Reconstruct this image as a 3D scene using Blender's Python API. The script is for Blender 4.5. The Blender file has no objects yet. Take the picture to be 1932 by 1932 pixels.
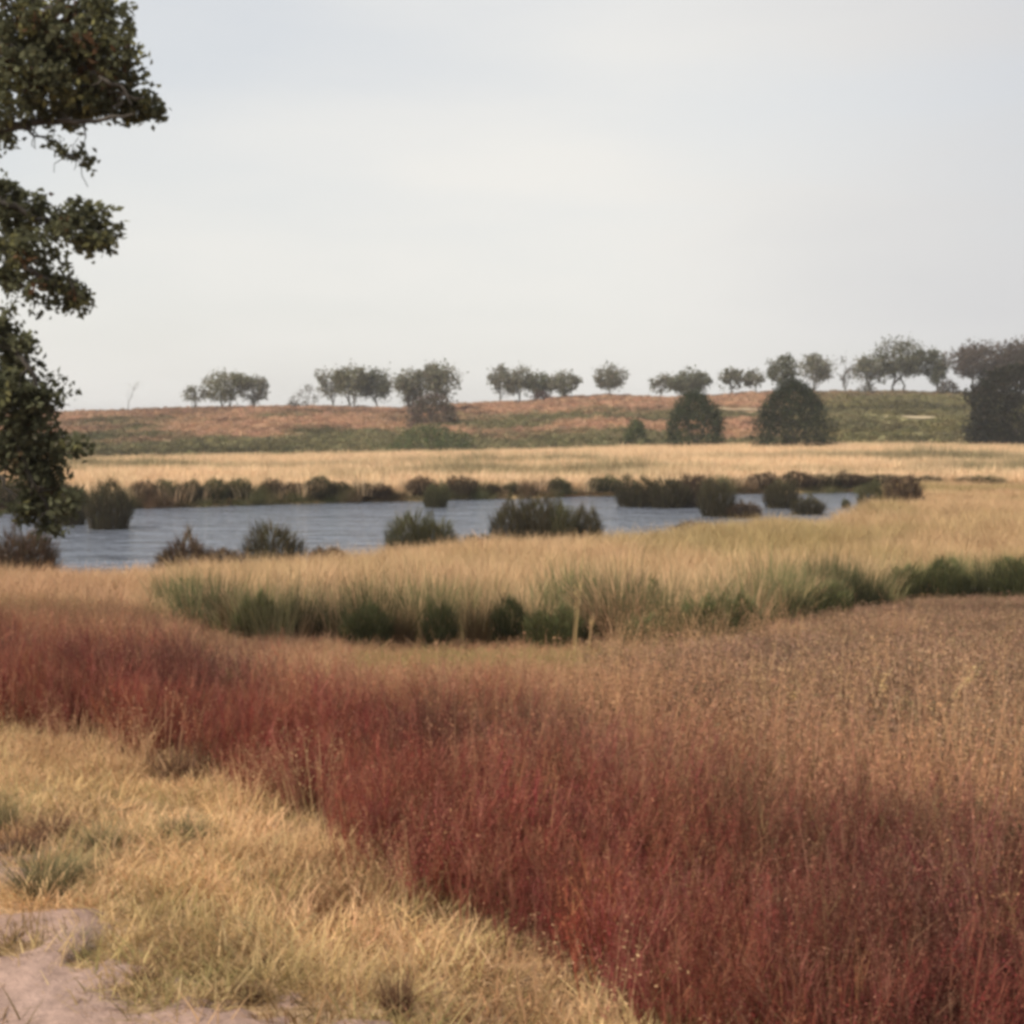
import bpy, math, random
import numpy as np
from math import radians as R

# ------------------------------------------------------------------ scene, camera, sky, sun
SC = bpy.context.scene
COL = SC.collection
random.seed(7)
RNG = np.random.default_rng(11)
F, CX, CY = 2654.0, 966.0, 966.0          # focal length and centre, in the units of a 1932 px wide frame
EYE = 1.7
PITCH = math.atan((966.0 - 790.0) / F)

cam_d = bpy.data.cameras.new('camera')
cam = bpy.data.objects.new('camera', cam_d)
COL.objects.link(cam)
cam.location = (0, 0, EYE)
cam.rotation_euler = (math.pi / 2 - PITCH, 0, 0)
cam_d.sensor_fit = 'HORIZONTAL'
cam_d.angle = 2 * math.atan(CX / F)
cam_d.clip_start, cam_d.clip_end = 0.05, 9000
SC.camera = cam

SUN_EL, SUN_AZ = R(46), R(232)            # azimuth clockwise from +Y: behind the camera and to its left
world = bpy.data.worlds.new('World')
SC.world = world
world.use_nodes = True
wn, wl = world.node_tree.nodes, world.node_tree.links
wn.clear()
w_out = wn.new('ShaderNodeOutputWorld')
w_bg = wn.new('ShaderNodeBackground')
w_sky = wn.new('ShaderNodeTexSky')
w_sky.sky_type = 'NISHITA'
w_sky.sun_disc = False
w_sky.sun_elevation = SUN_EL
w_sky.sun_rotation = SUN_AZ
w_sky.air_density, w_sky.dust_density, w_sky.ozone_density = 1.0, 3.0, 1.0
w_bg.inputs['Strength'].default_value = 0.15
# a thin sheet of high cloud: a grey-white veil over the blue, uneven like drifting cirrostratus
w_geo = wn.new('ShaderNodeTexCoord')
w_map = wn.new('ShaderNodeMapping')
w_map.inputs['Scale'].default_value = (1.6, 0.9, 7.0)
w_map.inputs['Rotation'].default_value = (0.0, 0.12, 0.6)
w_noi = wn.new('ShaderNodeTexNoise')
w_noi.inputs['Scale'].default_value = 1.6
w_noi.inputs['Detail'].default_value = 5
w_noi.inputs['Roughness'].default_value = 0.45
w_ramp = wn.new('ShaderNodeMapRange')
w_ramp.inputs['From Min'].default_value = 0.3
w_ramp.inputs['From Max'].default_value = 0.62
w_ramp.inputs['To Min'].default_value = 0.74
w_ramp.inputs['To Max'].default_value = 0.97
w_mix = wn.new('ShaderNodeMix')
w_mix.data_type = 'RGBA'
w_mix.inputs['B'].default_value = (8.25, 8.15, 7.95, 1)
wl.new(w_geo.outputs['Generated'], w_map.inputs['Vector'])
wl.new(w_map.outputs['Vector'], w_noi.inputs['Vector'])
wl.new(w_noi.outputs['Fac'], w_ramp.inputs['Value'])
# the veil thins out high on the left and turns greyer to the right
def w_math(op, a, b=None):
    x = wn.new('ShaderNodeMath'); x.operation = op
    for k, v in enumerate((a, b)):
        if v is None: continue
        if isinstance(v, (int, float)): x.inputs[k].default_value = v
        else: wl.new(v, x.inputs[k])
    return x.outputs[0]
def w_range(v, a, b, c, d):
    x = wn.new('ShaderNodeMapRange'); x.interpolation_type = 'SMOOTHSTEP'
    for k, t in zip(('From Min', 'From Max', 'To Min', 'To Max'), (a, b, c, d)): x.inputs[k].default_value = t
    wl.new(v, x.inputs['Value']); return x.outputs['Result']
w_sep = wn.new('ShaderNodeSeparateXYZ')
wl.new(w_geo.outputs['Generated'], w_sep.inputs[0])
w_thin = w_range(w_math('SUBTRACT', w_sep.outputs['Z'], w_math('MULTIPLY', w_sep.outputs['X'], 0.35)), 0.14, 0.42, 1.0, 0.72)
w_grey = w_range(w_math('ADD', w_sep.outputs['X'], w_math('MULTIPLY', w_noi.outputs['Fac'], 0.3)), 0.2, 0.6, 0.0, 1.0)
w_tone = wn.new('ShaderNodeMix'); w_tone.data_type = 'RGBA'
w_tone.inputs['A'].default_value = (5.38, 5.26, 4.98, 1); w_tone.inputs['B'].default_value = (4.1, 4.08, 4.13, 1)
wl.new(w_grey, w_tone.inputs['Factor']); wl.new(w_tone.outputs['Result'], w_mix.inputs['B'])
wl.new(w_math('MULTIPLY', w_ramp.outputs['Result'], w_thin), w_mix.inputs['Factor'])
wl.new(w_sky.outputs['Color'], w_mix.inputs['A'])
wl.new(w_mix.outputs['Result'], w_bg.inputs['Color'])
wl.new(w_bg.outputs['Background'], w_out.inputs['Surface'])

sun_d = bpy.data.lights.new('sun', 'SUN')
sun_d.energy, sun_d.angle, sun_d.color = 4.0, R(1.5), (1.0, 0.91, 0.77)
sun = bpy.data.objects.new('sun', sun_d)
COL.objects.link(sun)
sun.location = (-30, -30, 60)
sun.rotation_euler = (math.pi / 2 - SUN_EL, 0, math.pi - SUN_AZ)   # lamp points away from the sun's place in the sky

SC.view_settings.view_transform = 'Standard'
SC.view_settings.look = 'None'
SC.view_settings.exposure = 0.15
SC.view_settings.gamma = 1.0
SC.view_settings.use_curve_mapping = False
SC.cycles.pixel_filter_type = 'BLACKMAN_HARRIS'
SC.cycles.filter_width = 3.8              # the soft drawing of an old print
SC.cycles.max_bounces = 5
SC.cycles.diffuse_bounces = 3
SC.cycles.transmission_bounces = 3
SC.cycles.transparent_max_bounces = 4
SC.cycles.volume_bounces = 0

# ------------------------------------------------------------------ small helpers
def ray(px, py):
    cx, cy = (px - CX) / F, (CY - py) / F
    return np.array([cx, math.cos(PITCH) + cy * math.sin(PITCH), -math.sin(PITCH) + cy * math.cos(PITCH)])

def at(px, py, Y):
    d = ray(px, py)
    return np.array([0, 0, EYE]) + d * (Y / d[1])

def lerp_tab(x, xs, ys):
    return np.interp(x, xs, ys)

def sstep(a, b, x):
    t = np.clip((x - a) / (b - a), 0, 1)
    return t * t * (3 - 2 * t)

_perm = np.random.default_rng(3).random((256, 256))
def vnoise(x, y):
    x = np.asarray(x, float); y = np.asarray(y, float)
    xi, yi = np.floor(x).astype(int), np.floor(y).astype(int)
    fx, fy = x - xi, y - yi
    fx, fy = fx * fx * (3 - 2 * fx), fy * fy * (3 - 2 * fy)
    g = lambda i, j: _perm[i & 255, j & 255]
    return (g(xi, yi) * (1 - fx) + g(xi + 1, yi) * fx) * (1 - fy) + (g(xi, yi + 1) * (1 - fx) + g(xi + 1, yi + 1) * fx) * fy

def fbm(x, y, o=4):
    s, a, t = 0, 0.5, 0
    for k in range(o):
        s = s + a * vnoise(x * 2 ** k + 17.3 * k, y * 2 ** k + 5.1 * k); t += a; a *= 0.5
    return s / t

# ------------------------------------------------------------------ the lie of the land
PROF_D = [-40, 4, 8, 12, 16, 20, 26, 33, 45, 60, 80]
PROF_Z = [0.1, 0, -0.08, -0.45, -0.9, -1.22, -1.66, -2.1, -2.25, -2.3, -2.2]
WATER_Z = -2.5
NEAR_PX, NEAR_D = [-300, 100, 350, 580, 700, 900, 1130, 1270, 1450, 1560, 1640, 1700], [50, 33, 34.5, 36, 38, 42.5, 43, 46, 52, 51, 60, 85]
FAR_PX, FAR_D = [-300, -200, 250, 500, 800, 1100, 1600, 1700, 1760], [52, 61, 65.6, 68.8, 72, 75.8, 80.8, 81, 80]
SKY_PX = [-400, 120, 400, 600, 750, 870, 1000, 1060, 1150, 1250, 1350, 1420, 1560, 1700, 1932, 2400]
SKY_Y = [782, 776, 767, 765, 769, 760, 756, 748, 744, 749, 745, 739, 738, 738, 742, 735]
CREST = 262.0

def px_of(x, y):
    return CX + F * x / np.maximum(np.abs(y) * 0.998 + 0.13, 0.6)

def terrain(x, y):
    x = np.asarray(x, float); y = np.asarray(y, float)
    px = np.clip(px_of(x, np.maximum(y, 1)), -500, 2500)
    z = np.interp(y, PROF_D, PROF_Z)
    nd, fd = np.interp(px, NEAR_PX, NEAR_D), np.interp(px, FAR_PX, FAR_D)
    inside = np.clip(np.minimum(y - nd, fd - y) / 1.2, -1, 1)
    pond = sstep(-0.5, 1.0, inside) * (y > 20) * (y < 100)
    z150 = np.interp(px, [150, 900, 1560, 1900], [-3.1, -2.3, -1.5, -1.7])
    zc = EYE + CREST * (790 - np.interp(px, SKY_PX, SKY_Y)) / F - 0.55
    t = np.clip((y - 80) / 70, 0, 1)
    z = np.where(y > 80, -2.2 + (z150 + 2.2) * t, z)
    th = np.clip((y - 150) / (CREST - 150), 0, 1)
    z = np.where(y > 150, z150 + (zc - z150) * (0.35 * th + 0.65 * np.sin(th * math.pi / 2) ** 1.15), z)
    tb = sstep(CREST, 520, y)
    z = np.where(y > CREST, zc * (1 - tb) - 6 * tb, z)
    amp = np.where(y < 60, 0.05, np.where(y < 150, 0.12, 0.35))
    z = z + (fbm(x * 0.22 + 40, y * 0.22 + 9, 3) - 0.5) * amp * 2 * (1 - sstep(CREST - 20, CREST + 5, y))
    z = np.where(y < 60, z + (fbm(x * 1.3 + 4, y * 1.3, 2) - 0.5) * 0.05, z)
    return z * (1 - pond) + pond * -3.1

def ground_at(px, py, d0=2.0, d1=320.0):
    ds = np.exp(np.linspace(math.log(d0), math.log(d1), 900))
    d = ray(px, py)
    X, Z = d[0] / d[1] * ds, EYE + d[2] / d[1] * ds
    hit = np.where(terrain(X, ds) >= Z)[0]
    k = hit[0] if len(hit) else len(ds) - 1
    return np.array([X[k], ds[k], float(terrain(X[k], ds[k]))])

# verge: the line along which the red sorrel starts, seen from the path
VX = np.array([-9.0, -5.2, -2.98, -1.79, -1.10, -0.84, -0.32, 0.14, 0.42, 1.05, 2.4])
VY = np.array([11.5, 9.4, 8.1, 6.94, 6.50, 5.78, 4.85, 4.18, 3.75, 2.9, 1.2])
_vseg = np.stack([np.diff(VX), np.diff(VY)], 1)
def verge(x, y):
    """signed distance behind the verge line: positive among the sorrel, negative on the mown-looking side."""
    x = np.asarray(x, float); y = np.asarray(y, float)
    best = np.full(x.shape, 1e9); sg = np.ones(x.shape)
    for i in range(len(VX) - 1):
        dx, dy = _vseg[i]
        t = np.clip(((x - VX[i]) * dx + (y - VY[i]) * dy) / (dx * dx + dy * dy), 0, 1)
        ex, ey = x - (VX[i] + t * dx), y - (VY[i] + t * dy)
        d = np.hypot(ex, ey)
        s = np.where(dx * ey - dy * ex > 0, 1, -1)
        sg = np.where(d < best, s, sg); best = np.minimum(best, d)
    return best * sg

def path_mask(x, y):
    """0..1 bare sand at the lower left."""
    e = (x + 1.46) * 0.75 + (y - 4.62) * 0.66            # distance right of the path edge line
    n = (fbm(x * 1.5 + 3, y * 1.5 + 8, 4) - 0.5) * 1.5
    return 1 - sstep(-0.2, 0.2, e + n + (fbm(x * 5, y * 5 + 2, 3) - 0.5) * 0.9 - 0.12)

# ------------------------------------------------------------------ materials
def base_mat(name):
    m = bpy.data.materials.new(name); m.use_nodes = True
    n, l = m.node_tree.nodes, m.node_tree.links
    n.clear()
    return m, n, l

def plant_mat(name, rough=0.7, trans=0.3, inst=True):
    m, n, l = base_mat(name)
    out = n.new('ShaderNodeOutputMaterial')
    a = n.new('ShaderNodeAttribute'); a.attribute_name = 'col'
    col = a.outputs['Color']
    if inst:
        t = n.new('ShaderNodeAttribute'); t.attribute_name = 'tint'; t.attribute_type = 'INSTANCER'
        mx = n.new('ShaderNodeMix'); mx.data_type = 'RGBA'; mx.blend_type = 'MULTIPLY'; mx.inputs['Factor'].default_value = 1
        l.new(col, mx.inputs['A']); l.new(t.outputs['Vector'], mx.inputs['B'])
        col = mx.outputs['Result']
    d = n.new('ShaderNodeBsdfDiffuse'); tr = n.new('ShaderNodeBsdfTranslucent')
    ms = n.new('ShaderNodeMixShader'); ms.inputs['Fac'].default_value = trans
    l.new(col, d.inputs['Color']); l.new(col, tr.inputs['Color'])
    l.new(d.outputs[0], ms.inputs[1]); l.new(tr.outputs[0], ms.inputs[2])
    l.new(ms.outputs[0], out.inputs['Surface'])
    return m

def bark_mat(name, c1, c2, scale=6):
    m, n, l = base_mat(name)
    out = n.new('ShaderNodeOutputMaterial'); b = n.new('ShaderNodeBsdfPrincipled')
    b.inputs['Roughness'].default_value = 0.9
    tc = n.new('ShaderNodeTexCoord'); mp = n.new('ShaderNodeMapping'); mp.inputs['Scale'].default_value = (1, 1, 0.25)
    no = n.new('ShaderNodeTexNoise'); no.inputs['Scale'].default_value = scale; no.inputs['Detail'].default_value = 6
    cr = n.new('ShaderNodeValToRGB')
    cr.color_ramp.elements[0].color = (*c1, 1); cr.color_ramp.elements[1].color = (*c2, 1)
    cr.color_ramp.elements[0].position, cr.color_ramp.elements[1].position = 0.35, 0.65
    bp = n.new('ShaderNodeBump'); bp.inputs['Strength'].default_value = 0.6; bp.inputs['Distance'].default_value = 0.03
    l.new(tc.outputs['Object'], mp.inputs['Vector']); l.new(mp.outputs['Vector'], no.inputs['Vector'])
    l.new(no.outputs['Fac'], cr.inputs['Fac']); l.new(cr.outputs['Color'], b.inputs['Base Color'])
    l.new(no.outputs['Fac'], bp.inputs['Height']); l.new(bp.outputs['Normal'], b.inputs['Normal'])
    l.new(b.outputs[0], out.inputs['Surface'])
    return m

def ground_mat(name, scale, spread, bump):
    m, n, l = base_mat(name)
    out = n.new('ShaderNodeOutputMaterial'); b = n.new('ShaderNodeBsdfPrincipled')
    b.inputs['Roughness'].default_value = 0.95; b.inputs['Specular IOR Level'].default_value = 0.1
    a = n.new('ShaderNodeAttribute'); a.attribute_name = 'col'
    tc = n.new('ShaderNodeTexCoord')
    no = n.new('ShaderNodeTexNoise'); no.inputs['Scale'].default_value = scale; no.inputs['Detail'].default_value = 8; no.inputs['Roughness'].default_value = 0.65
    mr = n.new('ShaderNodeMapRange')
    mr.inputs['From Min'].default_value, mr.inputs['From Max'].default_value = 0.3, 0.7
    mr.inputs['To Min'].default_value, mr.inputs['To Max'].default_value = 1 - spread, 1 + spread
    mx = n.new('ShaderNodeMix'); mx.data_type = 'RGBA'; mx.blend_type = 'MULTIPLY'; mx.inputs['Factor'].default_value = 1
    bp = n.new('ShaderNodeBump'); bp.inputs['Strength'].default_value = 0.7; bp.inputs['Distance'].default_value = bump
    l.new(tc.outputs['Object'], no.inputs['Vector']); l.new(no.outputs['Fac'], mr.inputs['Value'])
    l.new(a.outputs['Color'], mx.inputs['A']); l.new(mr.outputs['Result'], mx.inputs['B'])
    l.new(mx.outputs['Result'], b.inputs['Base Color'])
    l.new(no.outputs['Fac'], bp.inputs['Height']); l.new(bp.outputs['Normal'], b.inputs['Normal'])
    l.new(b.outputs[0], out.inputs['Surface'])
    return m

def water_mat():
    m, n, l = base_mat('pond_water')
    out = n.new('ShaderNodeOutputMaterial'); b = n.new('ShaderNodeBsdfPrincipled')
    b.inputs['Base Color'].default_value = (0.13, 0.147, 0.185, 1)
    b.inputs['Roughness'].default_value = 0.1; b.inputs['IOR'].default_value = 1.33
    tc = n.new('ShaderNodeTexCoord')
    h = None
    for sc, st in (((0.55, 1.0, 1), 2.2), ((1.6, 2.6, 1), 0.9), ((0.08, 0.35, 1), 1.5)):
        mp = n.new('ShaderNodeMapping'); mp.inputs['Scale'].default_value = sc; mp.inputs['Rotation'].default_value = (0, 0, 0.15)
        no = n.new('ShaderNodeTexNoise'); no.inputs['Scale'].default_value = 1; no.inputs['Detail'].default_value = 3
        mu = n.new('ShaderNodeMath'); mu.operation = 'MULTIPLY'; mu.inputs[1].default_value = st
        l.new(tc.outputs['Object'], mp.inputs['Vector']); l.new(mp.outputs['Vector'], no.inputs['Vector']); l.new(no.outputs['Fac'], mu.inputs[0])
        if h is None: h = mu.outputs[0]
        else:
            ad = n.new('ShaderNodeMath'); l.new(h, ad.inputs[0]); l.new(mu.outputs[0], ad.inputs[1]); h = ad.outputs[0]
    bp = n.new('ShaderNodeBump'); bp.inputs['Strength'].default_value = 1.0; bp.inputs['Distance'].default_value = 0.2
    l.new(h, bp.inputs['Height']); l.new(bp.outputs['Normal'], b.inputs['Normal'])
    l.new(b.outputs[0], out.inputs['Surface'])
    return m

M_INST = plant_mat('plant_scatter')
M_PLANT = plant_mat('plant_leaf', inst=False)
M_LEAF = plant_mat('tree_leaf', inst=False, trans=0.42)
M_BARK = bark_mat('tree_bark', (0.05, 0.04, 0.03), (0.14, 0.115, 0.09))
M_OAK = bark_mat('oak_bark', (0.03, 0.026, 0.022), (0.075, 0.065, 0.055))
M_BIRCH = bark_mat('pale_bark', (0.12, 0.1, 0.085), (0.34, 0.31, 0.28), 3)
M_DEAD = bark_mat('dead_wood', (0.28, 0.23, 0.18), (0.5, 0.44, 0.37), 14)
M_GROUND = ground_mat('heath_soil', 5.0, 0.35, 0.05)
M_SAND = ground_mat('path_sand', 11.0, 0.26, 0.05)
M_WATER = water_mat()

# ------------------------------------------------------------------ mesh building
def mesh_np(name, V, Q, C, mat, smooth=False):
    """one mesh from vertices V (n,3), quads Q (m,4) and vertex colours C (n,3)"""
    me = bpy.data.meshes.new(name)
    V = np.asarray(V, np.float32); Q = np.asarray(Q, np.int32)
    me.vertices.add(len(V)); me.vertices.foreach_set('co', V.ravel())
    me.loops.add(Q.size); me.loops.foreach_set('vertex_index', Q.ravel())
    me.polygons.add(len(Q))
    me.polygons.foreach_set('loop_start', np.arange(0, Q.size, 4, dtype=np.int32))
    if C is not None:
        at_ = me.attributes.new('col', 'FLOAT_COLOR', 'POINT')
        c4 = np.ones((len(V), 4), np.float32); c4[:, :3] = np.clip(C, 0, 1)
        at_.data.foreach_set('color', c4.ravel())
    me.update(calc_edges=True)
    if smooth: me.polygons.foreach_set('use_smooth', np.ones(len(Q), bool))
    me.materials.append(mat)
    return me

class Geo:
    def __init__(s): s.V, s.Q, s.C, s.n = [], [], [], 0
    def add(s, V, Q, C):
        s.V.append(V); s.Q.append(Q + s.n); s.C.append(C); s.n += len(V)
    def mesh(s, name, mat, smooth=False):
        return mesh_np(name, np.concatenate(s.V), np.concatenate(s.Q), np.concatenate(s.C), mat, smooth)

def link(name, me, parent=None, loc=(0, 0, 0), rot=(0, 0, 0)):
    o = bpy.data.objects.new(name, me); COL.objects.link(o)
    o.location = loc; o.rotation_euler = rot
    if parent: o.parent = parent
    return o

def tag(o, label=None, cat=None, group=None, kind=None):
    if label: o['label'] = label
    if cat: o['category'] = cat
    if group: o['group'] = group
    if kind: o['kind'] = kind
    return o

def U(a, b, n): return RNG.uniform(a, b, n)

def jit(c, n, v=0.2, h=0.06):
    """n colours round c: brightness +-v, hue +-h"""
    c = np.asarray(c, float)
    return np.clip(c[None] * (1 + U(-v, v, n))[:, None] * (1 + U(-h, h, (n, 3))), 0, 1)

def blades(g, base, az, lean, curl, L, W, cb, ct, seg=3):
    """grass blades: base (n,3); az direction of lean; lean/curl angles from the vertical; colours from cb (root) to ct (tip)"""
    n = len(base)
    t = np.linspace(0, 1, seg + 1)
    P = np.zeros((n, seg + 1, 3)); P[:, 0] = base
    dx, dy = np.cos(az), np.sin(az)
    for k in range(seg):
        th = lean + curl * (t[k] + t[k + 1]) / 2
        s = L / seg
        P[:, k + 1, 0] = P[:, k, 0] + s * np.sin(th) * dx
        P[:, k + 1, 1] = P[:, k, 1] + s * np.sin(th) * dy
        P[:, k + 1, 2] = P[:, k, 2] + s * np.cos(th)
    f = az + math.pi / 2 + U(-0.9, 0.9, n)
    wv = np.stack([np.cos(f), np.sin(f), np.zeros(n)], 1)
    wid = (W[:, None] * np.array([1 - 0.85 * q ** 1.5 for q in t])[None])[..., None] * 0.5
    A, B = P - wv[:, None] * wid, P + wv[:, None] * wid
    V = np.stack([A, B], 2).reshape(-1, 3)
    m = (seg + 1) * 2
    i = np.arange(n)[:, None] * m + np.arange(seg)[None] * 2
    Q = np.stack([i, i + 1, i + 3, i + 2], -1).reshape(-1, 4)
    C = (cb[:, None] * (1 - t)[None, :, None] + ct[:, None] * t[None, :, None])
    g.add(V, Q, np.repeat(C[:, :, None], 2, 2).reshape(-1, 3))
    return P

def rand_dirs(n):
    v = RNG.normal(size=(n, 3)); return v / np.linalg.norm(v, axis=1)[:, None]

def leaves(g, P, size, C, asp=0.55, up=0.0):
    """rhombic leaves at P, size (n,), colours C (n,3); up pushes the leaf normals to the sky"""
    n = len(P)
    a = rand_dirs(n); nn = rand_dirs(n); nn[:, 2] += up
    b = np.cross(nn, a); b /= np.linalg.norm(b, axis=1)[:, None] + 1e-9
    a = np.cross(b, nn); a /= np.linalg.norm(a, axis=1)[:, None] + 1e-9
    s = size[:, None]
    c = np.cross(a, b) * s * 0.12
    V = np.stack([P - a * s * 0.5, P + b * s * asp * 0.5 + c, P + a * s * 0.5, P - b * s * asp * 0.5 + c], 1).reshape(-1, 3)
    Q = np.arange(4 * n).reshape(-1, 4)
    g.add(V, Q, np.repeat(C, 4, 0))

def tube(g, pts, rad, c=(0.1, 0.08, 0.06), sides=6):
    pts = np.asarray(pts, float); n = len(pts)
    tan = np.gradient(pts, axis=0); tan /= np.linalg.norm(tan, axis=1)[:, None] + 1e-9
    ref = np.where(np.abs(tan[:, 2:3]) > 0.9, [[1.0, 0, 0]], [[0, 0, 1.0]])
    u = np.cross(tan, ref); u /= np.linalg.norm(u, axis=1)[:, None] + 1e-9
    v = np.cross(tan, u)
    a = np.linspace(0, 2 * math.pi, sides, endpoint=False)
    V = (pts[:, None] + np.asarray(rad)[:, None, None] * (np.cos(a)[None, :, None] * u[:, None] + np.sin(a)[None, :, None] * v[:, None])).reshape(-1, 3)
    k, j = np.meshgrid(np.arange(n - 1), np.arange(sides), indexing='ij')
    Q = np.stack([k * sides + j, k * sides + (j + 1) % sides, (k + 1) * sides + (j + 1) % sides, (k + 1) * sides + j], -1).reshape(-1, 4)
    g.add(V, Q, np.tile(np.asarray(c, float), (len(V), 1)))

def wander(p0, p1, n=6, amp=0.1):
    """a crooked limb from p0 to p1"""
    p0, p1 = np.asarray(p0, float), np.asarray(p1, float)
    t = np.linspace(0, 1, n)[:, None]
    P = p0 + (p1 - p0) * t
    P[1:-1] += RNG.normal(size=(n - 2, 3)) * amp * np.linalg.norm(p1 - p0)
    return P

# ------------------------------------------------------------------ ground cover by scattered clumps
def scatter(name, protos, P, tint, scale, tilt=0.12, label=None):
    n = len(P)
    col = bpy.data.collections.new(name + '_kinds')
    for k, me in enumerate(protos):
        o = bpy.data.objects.new('%s_clump' % name, me); col.objects.link(o)
    me = bpy.data.meshes.new(name); me.vertices.add(n)
    me.vertices.foreach_set('co', np.asarray(P, np.float32).ravel())
    rot = np.stack([RNG.normal(size=n) * tilt, RNG.normal(size=n) * tilt, U(0, 6.283, n)], 1)
    for nm, ty, key, arr in (('rot', 'FLOAT_VECTOR', 'vector', rot), ('tint', 'FLOAT_VECTOR', 'vector', tint), ('size', 'FLOAT_VECTOR', 'vector', scale)):
        a = me.attributes.new(nm, ty, 'POINT'); a.data.foreach_set(key, np.asarray(arr, np.float32).ravel())
    a = me.attributes.new('which', 'INT', 'POINT'); a.data.foreach_set('value', RNG.integers(0, len(protos), n).astype(np.int32))
    o = bpy.data.objects.new(name, me); COL.objects.link(o)
    tag(o, label=label, kind='stuff')
    ng = bpy.data.node_groups.new(name + '_scatter', 'GeometryNodeTree')
    ng.interface.new_socket('Geometry', in_out='INPUT', socket_type='NodeSocketGeometry')
    ng.interface.new_socket('Geometry', in_out='OUTPUT', socket_type='NodeSocketGeometry')
    N, L = ng.nodes, ng.links
    gi, go = N.new('NodeGroupInput'), N.new('NodeGroupOutput')
    ip = N.new('GeometryNodeInstanceOnPoints'); ip.inputs['Pick Instance'].default_value = True
    ci = N.new('GeometryNodeCollectionInfo'); ci.inputs['Collection'].default_value = col
    ci.inputs['Separate Children'].default_value = True; ci.inputs['Reset Children'].default_value = True
    def attr(nm, ty):
        x = N.new('GeometryNodeInputNamedAttribute'); x.data_type = ty; x.inputs['Name'].default_value = nm
        return x.outputs['Attribute']
    er = N.new('FunctionNodeEulerToRotation')
    L.new(gi.outputs[0], ip.inputs['Points']); L.new(ci.outputs[0], ip.inputs['Instance'])
    L.new(attr('which', 'INT'), ip.inputs['Instance Index'])
    L.new(attr('rot', 'FLOAT_VECTOR'), er.inputs[0]); L.new(er.outputs[0], ip.inputs['Rotation'])
    L.new(attr('size', 'FLOAT_VECTOR'), ip.inputs['Scale'])
    L.new(ip.outputs[0], go.inputs[0])
    md = o.modifiers.new('scatter', 'NODES'); md.node_group = ng
    return o

def fan(n, d0, d1, m=0.47):
    """n points spread evenly over the wedge of land before the camera"""
    D = np.sqrt(U(d0 * d0, d1 * d1, n)); u = U(-m, m, n)
    return u * D + U(-0.8, 0.8, n), D

def put(x, y, dz=0.0): return np.stack([x, y, terrain(x, y) + dz], 1)

def tints(n, v=0.2, h=0.05): return (1 + U(-v, v, n))[:, None] * (1 + U(-h, h, (n, 3)))

def mixcol(a, b, t): return np.asarray(a)[None] * (1 - t)[:, None] + np.asarray(b)[None] * t[:, None]

def sc3(n, a, b, zv=0.15):
    s = U(a, b, n); return np.stack([s, s, s * (1 + U(-zv, zv, n))], 1)

STRAW, STRAW2 = (0.61, 0.415, 0.24), (0.44, 0.285, 0.145)
GREEN = (0.36, 0.285, 0.14)
RED, RED2 = (0.235, 0.050, 0.046), (0.175, 0.036, 0.033)
PINK = (0.44, 0.24, 0.135)

def disc(n, r):
    a, q = U(0, 6.283, n), r * np.sqrt(U(0, 1, n))
    return np.stack([q * np.cos(a), q * np.sin(a), np.zeros(n)], 1), a

def p_turf(v):
    g = Geo(); n = 54
    b, a = disc(n, 0.13)
    c = mixcol((0.80, 0.545, 0.305), (0.58, 0.385, 0.205), U(0, 1, n)) if v < 5 else mixcol(GREEN, (0.46, 0.34, 0.16), U(0, 1, n))
    L = U(0.04, 0.13, n)
    blades(g, b, a + U(-1.5, 1.5, n), U(0.4, 1.5, n), U(0.1, 1.1, n), L, U(0.003, 0.006, n), c * 0.92, c * 1.05, 3)
    return g.mesh('turf_clump', M_INST)

def p_sorrel(v):
    g = Geo(); n = 13
    b, a = disc(n, 0.11)
    L = U(0.26, 0.5, n)
    cb, ct = mixcol(RED2, (0.24, 0.08, 0.055), U(0, 1, n)), mixcol(RED, PINK, U(0.0, .75, n))
    P = blades(g, b, a, U(0.0, 0.22, n), U(-0.1, 0.3, n), L, U(0.0035, 0.006, n), cb, ct, 4)
    for k in range(11):                     # side twigs with hanging seed
        f = U(0.3, 1.0, n); i = np.minimum((f * 4).astype(int), 3); w = f * 4 - i
        o = P[np.arange(n), i] * (1 - w)[:, None] + P[np.arange(n), i + 1] * w[:, None]
        tw = blades(g, o, U(0, 6.283, n), U(0.3, 0.8, n), U(-0.3, 0.1, n), U(0.05, 0.12, n), np.full(n, 0.0025), ct, ct, 2)
        for q in range(5):
            s = U(0.2, 1, n)[:, None]
            pt = tw[:, 0] * (1 - s) + tw[:, 2] * s + RNG.normal(size=(n, 3)) * 0.005
            c = mixcol(RED, (0.36, 0.17, 0.105), np.clip((f - 0.66) * 2.4 + U(-.25, .2, n), 0, 1)) * U(0.6, 1.2, n)[:, None]
            leaves(g, pt, U(0.005, 0.010, n), c, 0.7)
    m = 10; bb, aa = disc(m, 0.12)
    blades(g, bb, aa, U(0.2, 0.9, m), U(0.2, 0.9, m), U(0.08, 0.2, m), U(0.005, 0.012, m), jit((0.13, 0.09, 0.04), m), jit((0.22, 0.12, 0.06), m), 2)
    return g.mesh('sorrel_clump', M_INST)

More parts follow.
